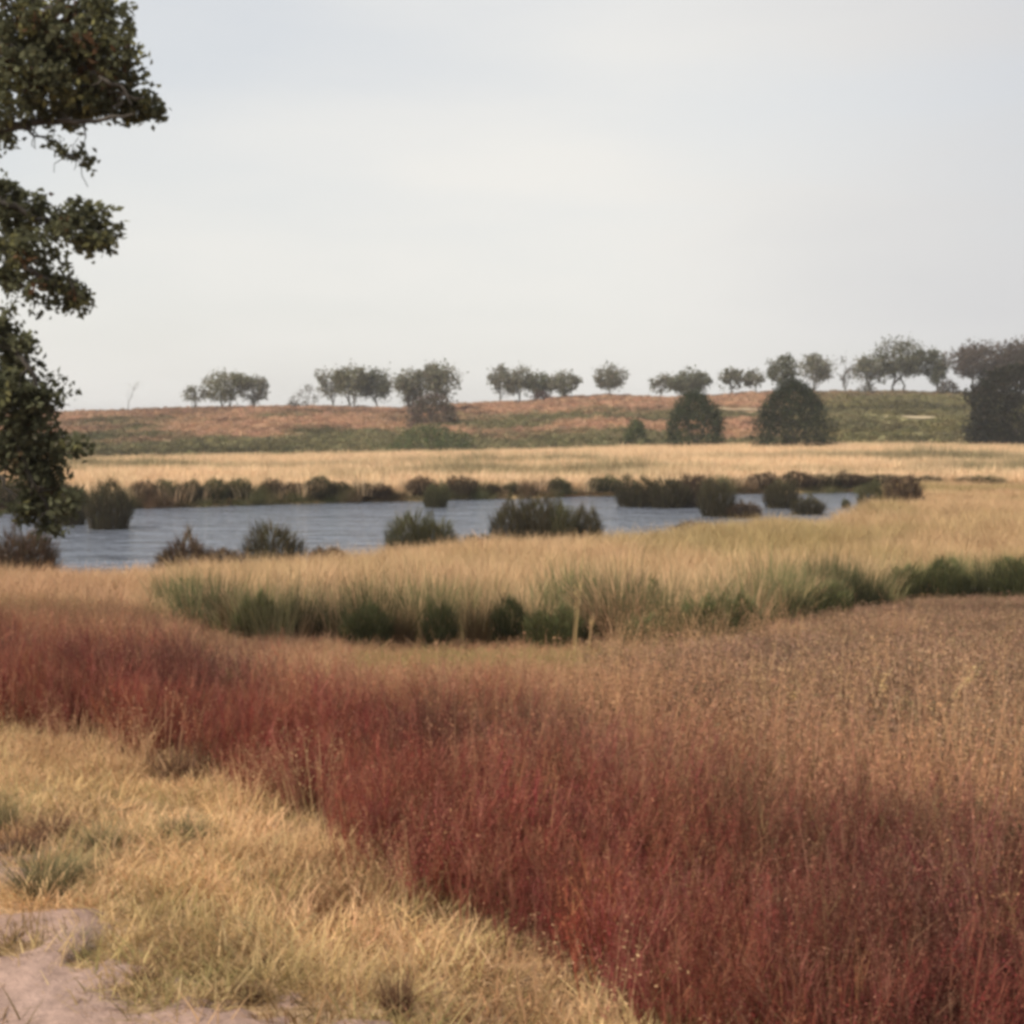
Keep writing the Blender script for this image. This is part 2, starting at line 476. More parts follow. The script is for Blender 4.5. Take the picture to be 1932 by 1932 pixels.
def p_bent(v):
    g = Geo(); n = 17
    b, a = disc(n, 0.14)
    c = mixcol((0.50, 0.315, 0.175), (0.41, 0.22, 0.135), U(0, 1, n))
    L = U(0.3, 0.6, n)
    P = blades(g, b, a, U(0.0, 0.3, n), U(0.0, 0.5, n), L, U(0.003, 0.005, n), c * 0.9, c, 4)
    for k in range(10):                     # airy seed head
        f = U(0.55, 1.0, n); i = np.minimum((f * 4).astype(int), 3); w = f * 4 - i
        o = P[np.arange(n), i] * (1 - w)[:, None] + P[np.arange(n), i + 1] * w[:, None]
        o = o + RNG.normal(size=(n, 3)) * 0.02
        leaves(g, o, U(0.008, 0.018, n), c * U(0.85, 1.25, n)[:, None], 0.35)
    m = 14; bb, aa = disc(m, 0.14)
    cc = jit((0.46, 0.30, 0.165), m)
    blades(g, bb, aa, U(0.2, 0.9, m), U(0.3, 1.0, m), U(0.1, 0.28, m), U(0.004, 0.007, m), cc * 0.8, cc, 3)
    return g.mesh('bent_clump', M_INST)

def p_heather(v):
    g = Geo(); n = 46
    b, a = disc(n, 0.2)
    c = mixcol((0.21, 0.12, 0.08), (0.36, 0.225, 0.15), U(0, 1, n))
    P = blades(g, b, a, U(0.05, 0.7, n), U(-0.3, 0.4, n), U(0.14, 0.34, n), U(0.006, 0.012, n), c * 0.7, c, 3)
    for k in range(5):
        f = U(0.4, 1.0, n)[:, None]
        o = P[:, 1] * (1 - f) + P[:, 3] * f + RNG.normal(size=(n, 3)) * 0.015
        cc = mixcol((0.40, 0.245, 0.165), (0.20, 0.15, 0.08), U(0, 1, n) ** 1.5)
        leaves(g, o, U(0.012, 0.03, n), cc, 0.5)
    return g.mesh('heather_clump', M_INST)

def p_moor(v):
    g = Geo(); n = 80
    b, a = disc(n, 0.22)
    c = mixcol(STRAW, (0.50, 0.345, 0.195), U(0, 1, n))
    P = blades(g, b, a, U(0.0, 0.35, n), U(0.1, 1.1, n), U(0.4, 0.85, n), U(0.006, 0.013, n), c * 0.8, c * 1.05, 4)
    return g.mesh('moor_grass_clump', M_INST)

def p_rushy(v):
    g = Geo(); n = 80
    b, a = disc(n, 0.22)
    c = mixcol((0.18, 0.185, 0.082), (0.36, 0.31, 0.155), U(0, 1, n))
    blades(g, b, a, U(0.0, 0.3, n), U(0.0, 0.5, n), U(0.35, 0.8, n), U(0.007, 0.014, n), c * 0.7, c, 3)
    return g.mesh('green_grass_clump', M_INST)

def p_far(v):
    g = Geo(); n = 90
    b, a = disc(n, 0.7)
    c = mixcol((0.88, 0.655, 0.42), (0.66, 0.475, 0.29), U(0, 1, n))
    blades(g, b, a, U(0.0, 0.4, n), U(0.1, 1.0, n), U(0.35, 0.8, n), U(0.02, 0.05, n), c * 0.9, c, 2)
    return g.mesh('far_grass_clump', M_INST)

def p_heath(v):
    g = Geo(); n = 130
    d = rand_dirs(n); d[:, 2] = np.abs(d[:, 2])
    q = U(0.55, 1, n)[:, None]
    P = d * q * np.array([[0.8, 0.8, 0.5]])
    leaves(g, P, U(0.14, 0.3, n), np.ones((n, 3)) * U(0.7, 1.2, n)[:, None], 0.55, 0.6)
    return g.mesh('heath_clump', M_INST)

# ------------------------------------------------------------------ setting: ground, path, water
def geo_steps(a, b, r0, k):
    o = [a]; s = r0
    while o[-1] < b: o.append(o[-1] + s); s *= k
    return np.array(o)

def grid_quads(nx, ny):
    i, j = np.meshgrid(np.arange(nx - 1), np.arange(ny - 1), indexing='ij')
    k = i * ny + j
    return np.stack([k, k + ny, k + ny + 1, k + 1], -1).reshape(-1, 4)

HEATH_RED, HEATH_GREEN = np.array((0.50, 0.315, 0.205)), np.array((0.215, 0.19, 0.10))
def heath_colour(x, y):
    px = np.clip(px_of(x, y), -300, 2300)
    th = np.clip((y - 150) / (CREST - 150), 0, 1.2)
    n = fbm(x * 0.035 + 7, y * 0.05 + 2, 4)
    n2 = fbm(x * 0.11 + 1, y * 0.12 + 30, 3)
    red = sstep(0.12, 0.62, th + (n - 0.5) * 1.3 + (n2 - 0.5) * 1.2)
    right = sstep(1420, 1620, px)
    red = red * (1 - right) + right * sstep(0.8, 1.0, th + (n - 0.5) * 0.4) * 0.6
    c = HEATH_GREEN * (1 - red[:, None]) + HEATH_RED * red[:, None]
    olive = right * sstep(0.4, 0.6, n2)
    c = c * (1 - 0.6 * olive[:, None]) + np.array((0.24, 0.21, 0.09)) * 0.6 * olive[:, None]
    dk = sstep(0.52, 0.68, fbm(x * 0.07 + 60, y * 0.1 + 11, 3)) * 0.35
    return c * (1 - dk)[:, None]

def zone_colour(x, y):
    n = len(x)
    px = px_of(x, np.maximum(y, 1))
    c = np.tile(np.array((0.25, 0.16, 0.085)), (n, 1))
    v = verge(x, y)
    near = y < 28
    turf = sstep(0.2, -0.3, v) * near
    c = c * (1 - turf[:, None]) + np.array((0.38, 0.265, 0.165)) * turf[:, None]
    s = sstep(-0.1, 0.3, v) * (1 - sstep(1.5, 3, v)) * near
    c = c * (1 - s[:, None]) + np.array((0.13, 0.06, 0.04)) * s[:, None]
    f = sstep(24, 34, y)
    c = c * (1 - f[:, None]) + np.array((0.33, 0.24, 0.12)) * f[:, None]
    f = sstep(76, 84, y)
    c = c * (1 - f[:, None]) + np.array((0.60, 0.42, 0.235)) * f[:, None]
    f = sstep(148, 154, y + (fbm(x * 0.1, y * 0.1) - 0.5) * 12)
    c = c * (1 - f[:, None]) + heath_colour(x, np.maximum(y, 150)) * f[:, None]
    return c

xs = np.concatenate([-geo_steps(32, 2600, 3, 1.14)[::-1], np.arange(-31.5, 31.6, 0.35), geo_steps(32, 2600, 3, 1.14)])
ys = np.concatenate([[-2500, -800, -250, -80, -30], np.arange(-12, 60, 0.35), np.arange(60, 330, 2.5), geo_steps(331, 3200, 10, 1.2)])
GX, GY = np.meshgrid(xs, ys, indexing='ij')
gx, gy = GX.ravel(), GY.ravel()
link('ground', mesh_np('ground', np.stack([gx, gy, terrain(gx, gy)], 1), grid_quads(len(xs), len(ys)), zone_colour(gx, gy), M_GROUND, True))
tag(bpy.data.objects['ground'], kind='structure')

# the sandy path, a thin sheet over the soil with an uneven grassy edge
px_, py_ = np.arange(-7, 2.6, 0.06), np.arange(-6, 11, 0.06)
PX, PY = np.meshgrid(px_, py_, indexing='ij'); fx, fy = PX.ravel(), PY.ravel()
pm = path_mask(fx, fy) * (1 - sstep(-3.0, -3.8, (fx + 1.46) * 0.75 + (fy - 4.62) * 0.66))
pz = terrain(fx, fy) + sstep(.28, .8, pm) * 0.05 - 0.022 + (fbm(fx * 4, fy * 4, 3) - 0.5) * 0.055 * pm
q = grid_quads(len(px_), len(py_))
q = q[(pm[q] > 0.2).any(1)]
used, inv = np.unique(q, return_inverse=True)
sand = mixcol((0.37, 0.258, 0.215), (0.32, 0.205, 0.15), fbm(fx * 1.5, fy * 1.5, 3))
link('path', mesh_np('path', np.stack([fx, fy, pz], 1)[used], inv.reshape(-1, 4), sand[used], M_SAND, True))
tag(bpy.data.objects['path'], kind='structure')

# pale sandy tracks on the hill
TRACKS = []
for pts in ([(1330, 771), (1380, 774), (1440, 776)], [(1665, 789), (1710, 790.5), (1765, 791)]):
    c = np.array([ground_at(a, b, 120, 262) for a, b in pts])
    t = np.linspace(0, 1, 24)
    cx_, cy_ = np.interp(t, [0, .5, 1], c[:, 0]), np.interp(t, [0, .5, 1], c[:, 1])
    wv = np.linspace(-1.1, 1.1, 7)
    X, Y = np.repeat(cx_, 7), (cy_[:, None] + wv[None] * np.sin(np.clip(t, .06, .94) * math.pi)[:, None] ** .5).ravel()
    TRACKS.append(np.stack([cx_, cy_], 1))
    o = link('track', mesh_np('track', np.stack([X, Y, terrain(X, Y) + 0.25], 1), grid_quads(24, 7), np.tile((0.40, 0.32, 0.21), (len(X), 1)), M_SAND, True))
    tag(o, kind='structure')

ppx = np.linspace(-300, 1760, 80)
nd, fd = np.interp(ppx, NEAR_PX, NEAR_D) - 1.5, np.interp(ppx, FAR_PX, FAR_D) + 1.5
fd = np.maximum(fd, nd + 0.2)
tt = np.linspace(0, 1, 14)
WY = nd[:, None] * (1 - tt) + fd[:, None] * tt
WX = (ppx[:, None] - CX) / F * WY
link('water', mesh_np('water', np.stack([WX.ravel(), WY.ravel(), np.full(WX.size, WATER_Z)], 1), grid_quads(80, 14), None, M_WATER, True))
tag(bpy.data.objects['water'], kind='structure')

# ------------------------------------------------------------------ ground cover
def in_pond(x, y, m=0.0):
    px = px_of(x, y)
    return (y > np.interp(px, NEAR_PX, NEAR_D) - m) & (y < np.interp(px, FAR_PX, FAR_D) + m)

# where the bank of tall grass begins (distance by picture column)
BANK_PX, BANK_D = [-400, 0, 200, 330, 420, 520, 700, 1250, 1310, 1430, 1500, 1600, 1750, 1932, 2400], [19, 18, 18, 18.2, 17.2, 15.7, 15.2, 14.9, 15.8, 16.6, 18.8, 21.5, 24.5, 25, 26]
def bank_d(px): return np.interp(px, BANK_PX, BANK_D)

# dry trodden grass beside the path
x, y = fan(12000, 2.2, 9.5, 0.5); v = verge(x, y); pm = path_mask(x, y)
dens = sstep(0.25, -0.15, v) * (1 - 0.94 * sstep(0.35, 0.95, pm))
k = U(0, 1, len(x)) < dens * sstep(0.22, 0.5, fbm(x * 2.3, y * 2.3 + 50, 3) + 0.12)
x, y = x[k], y[k]
gn = sstep(0.5, 0.66, fbm(x * 2.4 + 11, y * 2.4 + 4, 3))[:, None]
bn = sstep(0.54, 0.68, fbm(x * 3.1 + 61, y * 3.1 + 24, 3))[:, None]
tn = tints(len(x), 0.22, 0.06) * (1 - gn * 0.6 * np.array([[0.40, 0.31, 0.40]])) * (1 - bn * np.array([[0.44, 0.50, 0.52]]))
ht = 0.6 + 0.9 * fbm(x * 1.5 + 5, y * 1.5 + 77, 3)
scatter('dry_grass', [p_turf(v) for v in range(6)], put(x, y, -0.01), tn, sc3(len(x), 0.7, 1.25, 0.3) * np.stack([np.ones(len(x)), np.ones(len(x)), ht], 1), 0.15, 'short straw coloured dry grass beside the sandy path')

# red sorrel along the verge
x, y = fan(21000, 2.2, 15, 0.5); v = verge(x, y)
px = px_of(x, y)
wid = np.interp(px, [0, 500, 900, 1932], [3.0, 1.45, 1.4, 1.75])
nz = (fbm(x * 1.4 + 80, y * 1.4, 3) - 0.5)
k = U(0, 1, len(x)) < sstep(-0.15, 0.2, v + nz * 0.6) * (1 - sstep(0.6, 1.25, v / wid + nz * 0.9)) * 0.9
x, y, v = x[k], y[k], v[k]
t = sstep(0.3, 1.1, v / wid[k] + nz[k] * 0.5)
tn = tints(len(x), 0.38, 0.12) * (1 + t[:, None] * np.array([[0.3, 0.8, 0.65]]))
mar_shade = (sstep(0.46, 0.62, fbm(x * 1.1 + 33, y * 1.1 + 5, 3)) * 0.6 + sstep(1150, 1750, px[k]) * 0.62)[:, None]     # maroon patches, plus shade painted into the sorrel colour towards the right
tn = tn * (1 - np.minimum(mar_shade, 1) * np.array([[0.62, 0.52, 0.45]]))
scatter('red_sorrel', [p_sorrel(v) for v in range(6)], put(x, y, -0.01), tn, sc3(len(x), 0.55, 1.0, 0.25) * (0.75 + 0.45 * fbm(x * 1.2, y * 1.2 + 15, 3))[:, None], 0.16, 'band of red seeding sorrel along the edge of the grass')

# pale straw stems along the edge where the trodden grass meets the sorrel
x, y = fan(5000, 2.2, 11, 0.5); v = verge(x, y)
nz = fbm(x * 1.9 + 15, y * 1.9 + 3, 3) - 0.5
k = (U(0, 1, len(x)) < sstep(-0.75, -0.1, v) * (1 - sstep(0.0, 0.3, v + nz)) * sstep(-0.02, 0.14, nz)) & (path_mask(x, y) < .3) & (px_of(x, y) < 1230) & (U(0, 1, len(x)) < .6)
x, y = x[k], y[k]
s = sc3(len(x), 0.55, 1.0, 0.2); s[:, 2] *= 0.72
scatter('straw_stems', [p_bent(v) for v in range(3)], put(x, y, -0.01), tints(len(x), 0.15, 0.04) * np.array([[1.25, 1.35, 1.3]]), s, 0.15, 'pale straw stems along the edge of the red sorrel')

# brown seeding bent grass behind the sorrel
x, y = fan(30000, 3.0, 19, 0.5); v = verge(x, y); px = px_of(x, y)
nz = fbm(x * 0.7 + 20, y * 0.7, 3) - 0.5
heat = sstep(1150, 1450, px + nz * 300) * sstep(5.2, 6.6, y + nz * 4 - np.interp(px, [1200, 1932], [1.6, 0]))
wd = np.interp(px, [0, 500, 900, 1932], [3.0, 1.45, 1.4, 1.75])
p = np.maximum(0.8 * sstep(0.1, 1.25, v / wd + nz * .8), 0.30 * sstep(0.1, 0.4, v + nz * .5) * sstep(-.05, .2, fbm(x * 1.1 + 7, y * 1.1 + 19, 3) - .5) + .05 * (px < 1300) * (v > .1)) * (y < bank_d(px) - 0.1) * (1 - 0.97 * heat) * 0.42
k = U(0, 1, len(x)) < p
x, y = x[k], y[k]
h = np.interp(y, [3, 6, 8, 10, 12, 16], [0.8, 0.85, 0.66, 0.42, 0.29, 0.22]) * (0.7 + 0.6 * fbm(x * 0.9, y * 0.9 + 66, 3)); lf = sstep(420, 200, px[k]); h = h * (1 - lf) + lf * np.interp(y, [3, 10, 16], [0.9, 0.85, 0.8])
s = sc3(len(x), 0.75, 1.35, 0.3); s[:, 2] *= h
v, wd = verge(x, y) , wd[k]; k = slice(None)
gn = sstep(0.5, 0.62, fbm(x * 0.35 + 3, y * 0.35 + 71, 3))[:, None] * sstep(8, 12, y)[:, None]
scatter('bent_grass', [p_bent(v) for v in range(6)], put(x, y, -0.01), tints(len(x), 0.22, 0.07) * (1 - gn * np.array([[0.35, 0.15, 0.35]])) * (1 - (sstep(1.7, .7, v[k] / wd[k]) * U(.3, 1.1, len(x)))[:, None] * np.array([[.14, .30, .26]])), s, 0.1, 'brown seeding grass between the red sorrel and the pond bank')

# heather at the right
x, y = fan(29000, 4.8, 27, 0.5); px = px_of(x, y)
nz = fbm(x * 0.5 + 9, y * 0.5, 3) - 0.5
p = sstep(1100, 1400, px + nz * 260) * sstep(5.0, 6.4, y + nz * 3 - np.interp(px, [1200, 1932], [1.6, 0])) * (y < bank_d(px) - 0.1)
k = U(0, 1, len(x)) < p
x, y = x[k], y[k]
scatter('heather', [p_heather(v) for v in range(5)], put(x, y, -0.02), tints(len(x), 0.32, 0.08) * (0.42 + 1.0 * fbm(x * 1.5, y * 1.5 + 40, 3))[:, None], sc3(len(x), 0.8, 1.3, 0.25) * np.stack([np.ones(len(x)), np.ones(len(x)), np.interp(bank_d(px[k]) - y, [0, 3, 8], [0.45, 0.65, 0.8])], 1), 0.12, 'low faded brown heather on the right below the grassy bank')

# sparse pale wisps of grass standing in the heather
x, y = fan(3200, 6, 16, 0.5); px = px_of(x, y)
k = (px > 1150) & (U(0, 1, len(x)) < sstep(0.48, 0.66, fbm(x * 0.6 + 31, y * 0.6, 3)) * 0.35) & (verge(x, y) > 2.2)
x, y = x[k], y[k]
s = sc3(len(x), 0.7, 1.3, 0.3); s[:, 2] *= 0.9
scatter('grass_wisps', [p_bent(v) for v in range(3)], put(x, y, -0.01), tints(len(x), 0.2, 0.05) * np.array([[1.15, 1.2, 1.15]]), s, 0.22, 'sparse pale wisps of grass standing in the brown heather')

# tall straw grass on the near bank of the pond
x, y = fan(15500, 15, 84, 0.5); px = px_of(x, y)
nd = np.interp(px, NEAR_PX, NEAR_D)
k = (y > bank_d(px) + 0.3) & (y < np.where(px > 1680, 84, nd - 0.4))
x, y, px = x[k], y[k], px[k]
h = np.interp(px, [0, 300, 420, 900, 1932], [0.62, 0.6, 0.75, 0.85, 0.85]) * np.interp(np.interp(px, NEAR_PX, NEAR_D) - y, [0, 8], [0.62, 1.0])
s = sc3(len(x), 0.95, 1.4, 0.2) * np.interp(y, [16, 40, 80], [0.9, 1.15, 1.5])[:, None]; s[:, 2] = s[:, 2] * h / np.interp(y, [16, 40, 80], [0.9, 1.15, 1.5]) * np.where((px > 1620) & (y > 58), .6, 1) * (0.72 + 0.6 * fbm(x * 0.45 + 70, y * 0.45, 3))
gn = sstep(0.47, 0.66, fbm(x * 0.16 + 3, y * 0.16 + 7, 4))[:, None] * np.interp(px, [900, 1500], [0.35, 1])[:, None]
pk = sstep(400, 100, px)[:, None]
tn = tints(len(x), 0.18, 0.05) * (1 - gn * np.array([[0.25, 0.18, 0.3]])) * (1 - pk * np.array([[0.08, 0.16, 0.14]]))
scatter('moor_grass', [p_moor(v) for v in range(5)], put(x, y, -0.02), tn, s, 0.08, 'tall straw coloured moor grass on the near bank of the pond')

# green rushy grass along the foot of that bank
x, y = fan(9000, 15, 32, 0.5); px = px_of(x, y); bd = bank_d(px)
dd = y - bd
wd = np.interp(px, [250, 350, 900, 1400, 1932], [0.3, 3.2, 3.0, 3.2, 4.5])
dd = dd + (fbm(x * 0.55 + 12, y * 0.2, 3) - 0.5) * 4.4
k = (dd > -0.2) & (dd < wd) & (px > 290) & (U(0, 1, len(x)) < 0.66 - 0.5 * np.clip(dd / wd, 0, 1) + (fbm(x * 0.9, y * 0.9 + 90, 3) - 0.5) * 3.2)
x, y = x[k], y[k]
dk = sstep(.38, .58, fbm(x * .8 + 77, y * .3, 3))[:, None]
scatter('green_grass', [p_rushy(v) for v in range(4)], put(x, y, -0.02), tints(len(x), 0.3, 0.08) * (1 - dk * np.array([[.5, .46, .46]])), sc3(len(x), 0.8, 1.3, 0.25) * np.stack([np.ones(len(x)), np.ones(len(x)), .62 + .55 * fbm(x * 1.1, y * 1.1 + 31, 3)], 1), 0.06, 'dark green rushy grass along the foot of the pond bank')

# pale straw meadow beyond the water
x, y = fan(16000, 60, 156, 0.5); px = px_of(x, y)
k = (y > np.interp(px, FAR_PX, FAR_D) + 0.5) & ((px < 1700) | (y > 78)) & (y < 150 + (fbm(x * 0.1, 3 + y * 0, 3) - 0.5) * 8)
x, y = x[k], y[k]
gn = (sstep(0.5, 0.68, fbm(x * 0.05 + 3, y * 0.22 + 7, 4)) * 0.8)[:, None]
band = (np.exp(-((y - 93 - (fbm(x * 0.06, y * 0 + 4) - 0.5) * 14) / 3.0) ** 2) * sstep(0.35, 0.55, fbm(x * 0.12 + 40, y * 0.1)))[:, None] + (np.exp(-((y - 112 - (fbm(x * 0.05, y * 0 + 44) - 0.5) * 20) / 3.0) ** 2) * sstep(0.4, 0.6, fbm(x * 0.1 + 70, y * 0.1)))[:, None]
tn = tints(len(x), 0.12, 0.03) * (1 - np.clip(gn * 0.7 + band, 0, 1) * np.array([[0.6, 0.55, 0.6]]))
scatter('pale_meadow_grass', [p_far(v) for v in range(5)], put(x, y, -0.03), tn, sc3(len(x), 0.9, 1.4, 0.2) * np.concatenate([np.ones((len(x), 2)), 1 + 0.6 * band], 1), 0.05, 'pale straw meadow between the pond and the hill')

# low dark sedge, an uneven fringe along the far water's edge
px = U(-250, 1760, 2600)
D = np.interp(px, FAR_PX, FAR_D) + U(-0.3, 1.6, len(px)) + np.where(px > 1450, U(-2, 5, len(px)), 0)
x, y = (px - CX) / F * D, D
k = U(0, 1, len(x)) < sstep(0.3, 0.55, fbm(px * 0.02, y * 0 + 2, 3)) * .65 + .25 + .3 * (px > 1450)
x, y = x[k], y[k]
brn = sstep(.45, .6, fbm(x * .3 + 9, y * 0 + 3, 3))[:, None]
s = sc3(len(x), 0.8, 1.5, 0.2); s[:, 2] *= 0.22 + 0.62 * sstep(.3, .75, fbm(x * 0.5, y * 0 + 8, 3)) * U(.6, 1.2, len(x))
P = put(x, y, 0); P[:, 2] = np.maximum(P[:, 2], WATER_Z - .15)
scatter('shore_sedge', [p_rushy(v) for v in range(3)], P, tints(len(x), 0.3, 0.1) * np.array([[0.66, 0.66, 0.68]]) * (1 - brn * np.array([[-.05, .22, .1]])), s, 0.15, 'uneven dark fringe of sedge along the far edge of the pond')

# heath and bracken on the hill
x, y = fan(24000, 149, 285, 0.5)
k = y > 150 + (fbm(x * 0.1, 3 + y * 0, 3) - 0.5) * 8
for T in TRACKS:
    k &= np.min(np.hypot(x[:, None] - T[None, :, 0], (y[:, None] - T[None, :, 1]) * np.where(y[:, None] < T[None, :, 1], .35, 1)), 1) > 1.6
x, y = x[k], y[k]
tn = heath_colour(x, y) * tints(len(x), 0.22, 0.05)
scatter('hill_heath', [p_heath(v) for v in range(4)], put(x, y, -0.1), tn, sc3(len(x), 0.7, 1.5, 0.3), 0.1, 'rusty bracken and green heath covering the hill')

# ------------------------------------------------------------------ trees and bushes
def crown_points(blobs, n, cl=12, sp=0.16):
    """leaf positions: clusters through the volume of ellipsoids (centre, radii)"""
    vol = np.array([b[1][0] * b[1][2] for b in blobs]) ** 1.0
    vol = vol * np.array([b[2] if len(b) > 2 else 1.0 for b in blobs])
    m = max(1, n // cl)
    w = RNG.choice(len(blobs), m, p=vol / vol.sum())
    d = rand_dirs(m) * (U(0.15, 1, m) ** 0.45)[:, None]
    C = np.array([blobs[i][0] for i in w]) + d * np.array([blobs[i][1] for i in w])
    r = np.array([min(blobs[i][1]) for i in w])
    P = np.repeat(C, cl, 0) + RNG.normal(size=(m * cl, 3)) * np.repeat(r, cl)[:, None] * sp
    return P

def tree(name, label, px, top, w, D, gap=0.18, n=1100, leaf=0.42, col=(0.15, 0.145, 0.085), lean=0.0, nb=8, group=None, base=None, flat=1.0, bark=None, stems=1, cat='tree'):
    """a tree of picture width w at column px whose top reaches picture row top; D metres away"""
    cx = (px - CX) / F * D
    zb = float(terrain(cx, D)) - 0.15 if base is None else at(px, base, D)[2]
    H = at(px, top, D)[2] - zb
    Wd = w / F * D
    root = bpy.data.objects.new(name, None); COL.objects.link(root)
    root.location = (cx, D, zb)
    tag(root, label, cat, group)
    cz = H * (gap + (1 - gap) / 2); rz = H * (1 - gap) / 2
    blobs = []
    hw = Wd / 2
    blobs.append((np.array([lean * H * 0.15, 0, cz + rz * .12]), np.array([hw * .72, hw * .7, rz * .74])))
    for i in range(nb):
        f = rand_dirs(1)[0]; f[2] = f[2] * 0.8 + 0.12; k = U(0.5, 0.66, 1)[0]
        rr = U(0.30, 0.42, 1)[0]
        blobs.append((np.array([f[0] * hw * k + lean * f[2] * H * .3, f[1] * hw * k, cz + f[2] * rz * k]), np.array([hw * rr, hw * rr, rz * rr])))
    g = Geo()
    for s in range(stems):
        off = (s - (stems - 1) / 2) * Wd * 0.22
        top_p = np.array([lean * H * 0.3 + off * 0.8, 0, H * 0.72])
        tr = wander((off * 0.4, 0, -0.2), top_p, 6, 0.03)
        tube(g, tr, np.linspace(0.016 * H + 0.04, 0.009 * H, 6))
        for b in blobs:
            k = RNG.integers(1, 4)
            tube(g, wander(tr[k], b[0] + (b[0] - tr[k]) * 0.3, 5, 0.06), np.linspace(0.011 * H + 0.02, 0.012, 5), sides=4)
    link('trunk', g.mesh('trunk', bark or M_BARK, True), root)
    g = Geo(); P = crown_points(blobs, n, 12, .2)
    leaves(g, P, U(0.6, 1.3, len(P)) * leaf, jit(col, len(P), 0.3, 0.08), 0.6)
    link('crown', g.mesh('crown', M_LEAF), root)
    return root

GT = 'trees along the skyline of the hill'
GREY, OLIVE, DKOL, BRN = (0.20, 0.19, 0.135), (0.185, 0.175, 0.105), (0.14, 0.14, 0.09), (0.115, 0.088, 0.068)
TREES = [
    # label, px, top, w, gap, n, col, lean, stems
    ('thin half bare tree left of the broad olive tree on the skyline', 368, 722, 48, .25, 190, GREY, .25, 1),
    ('broad round olive tree, leftmost full crown on the skyline', 428, 698, 92, .2, 1300, OLIVE, 0, 2),
    ('paler small tree touching the right of the broad olive tree', 480, 706, 52, .14, 620, GREY, .05, 1),
    ('slim grey-green tree at the left end of the three-tree ridge clump', 628, 688, 52, .2, 560, GREY, 0, 1),
    ('middle tree of the three-tree clump on the ridge', 664, 684, 62, .2, 1050, OLIVE, 0, 2),
    ('dark dense tree at the right end of the three-tree ridge clump', 710, 689, 58, .1, 1250, DKOL, 0, 1),
    ('greyish airy tree left of the tallest tree above the brown thicket', 775, 692, 66, .2, 800, GREY, -.05, 2),
    ('tallest tree in the middle of the ridge, standing over the brown thicket', 828, 680, 80, .2, 1200, GREY, .1, 2),
    ('slender pale tree at the left end of the four-tree row at mid ridge', 944, 683, 46, .22, 520, GREY, 0, 1),
    ('second tree from the left in the four-tree row at mid ridge', 980, 687, 52, .22, 700, GREY, 0, 1),
    ('darker compact tree over a low dark bush in the four-tree row', 1016, 700, 50, .15, 850, DKOL, 0, 1),
    ('round headed tree at the right end of the four-tree row at mid ridge', 1064, 697, 56, .18, 850, GREY, 0, 1),
    ('single tree standing alone just right of the four-tree row', 1150, 686, 62, .12, 900, GREY, .05, 1),
    ('wispy small tree touching the left of the domed dark tree', 1246, 702, 42, .15, 330, GREY, 0, 1),
    ('domed dark green tree directly above the smaller cone-shaped bush', 1300, 695, 78, .02, 1700, DKOL, 0, 1),
    ('light round tree alone between the domed tree and a narrow sapling', 1377, 689, 50, .14, 560, GREY, 0, 1),
    ('narrow sapling-like tree left of the twin trees behind the large cone bush', 1424, 694, 34, .1, 360, GREY, 0, 1),
    ('left one of the twin trees behind the large cone-shaped bush', 1474, 667, 56, .3, 800, DKOL, -.05, 1),
    ('right one of the twin trees, paler, behind the large cone-shaped bush', 1536, 665, 68, .28, 860, GREY, .05, 1),
    ('ghostly bare tree in the gap right of the twin trees', 1592, 668, 40, .3, 60, (0.2, 0.19, 0.17), 0, 1),
    ('spreading tree leaning left under the big oak-like tree on the right ridge', 1640, 668, 66, .22, 850, GREY, -.1, 1),
    ('big round headed tree, highest crown of the right-hand ridge group', 1692, 635, 104, .3, 2000, (0.13, 0.125, 0.08), 0, 2),
    ('narrow upright dark tree between the big round tree and the brown crowned trees', 1764, 650, 42, .05, 900, DKOL, 0, 1),
    ('wide flat crowned brown tree behind the dark thicket', 1850, 642, 130, .42, 3000, BRN, 0, 3),
    ('tall brown-green tree at the right edge of the photo behind the dark thicket', 1925, 634, 100, .2, 2800, BRN, 0, 2),
]
for lab, px, top, w, gap, n, col, lean, st in TREES:
    D = 226 if px in (775, 828) else 256 + (px * 7 % 11) - 6
    tree('ridge_tree', lab, px, top, w * 1.38, D, gap * .5, int(n * 2.3), 0.5, col, lean, 4 + px * 3 % 6, GT, stems=st)
tree('ridge_tree', 'tree just beyond the right edge behind the dark thicket', 1995, 650, 110, 255, .2, 3000, .55, BRN, 0, 9, GT)

def bare_tree(label, px, top, D, lean, w):
    cx = (px - CX) / F * D; zb = float(terrain(cx, D)) - 0.1
    H = at(px, top, D)[2] - zb; Wd = w / F * D
    root = bpy.data.objects.new('bare_sapling', None); COL.objects.link(root); root.location = (cx, D, zb)
    tag(root, label, 'tree', 'thin bare saplings on the skyline')
    g = Geo(); tr = wander((0, 0, -0.2), (lean * H, 0, H * 0.9), 6, 0.02)
    tube(g, tr, np.linspace(0.08, 0.03, 6), sides=4)
    for i in range(6):
        k = 2 + i % 3
        tube(g, wander(tr[k], tr[k] + np.array([U(-.1, .6, 1)[0] * Wd * (1 if lean >= 0 else -1), U(-.4, .4, 1)[0] * Wd, H * 0.25]), 4, 0.08), np.linspace(0.035, 0.012, 4), sides=4)
    link('trunk', g.mesh('trunk', M_BARK, True), root)
    g = Geo(); P = tr[-1] + RNG.normal(size=(30, 3)) * np.array([[Wd * .25, Wd * .15, H * .07]])
    leaves(g, P, U(.15, .3, 30), jit((0.2, 0.19, 0.13), 30), .5)
    link('crown', g.mesh('crown', M_LEAF), root)
bare_tree('thin leaning bare sapling on the left skyline near the foreground oak', 238, 720, 256, .35, 40)

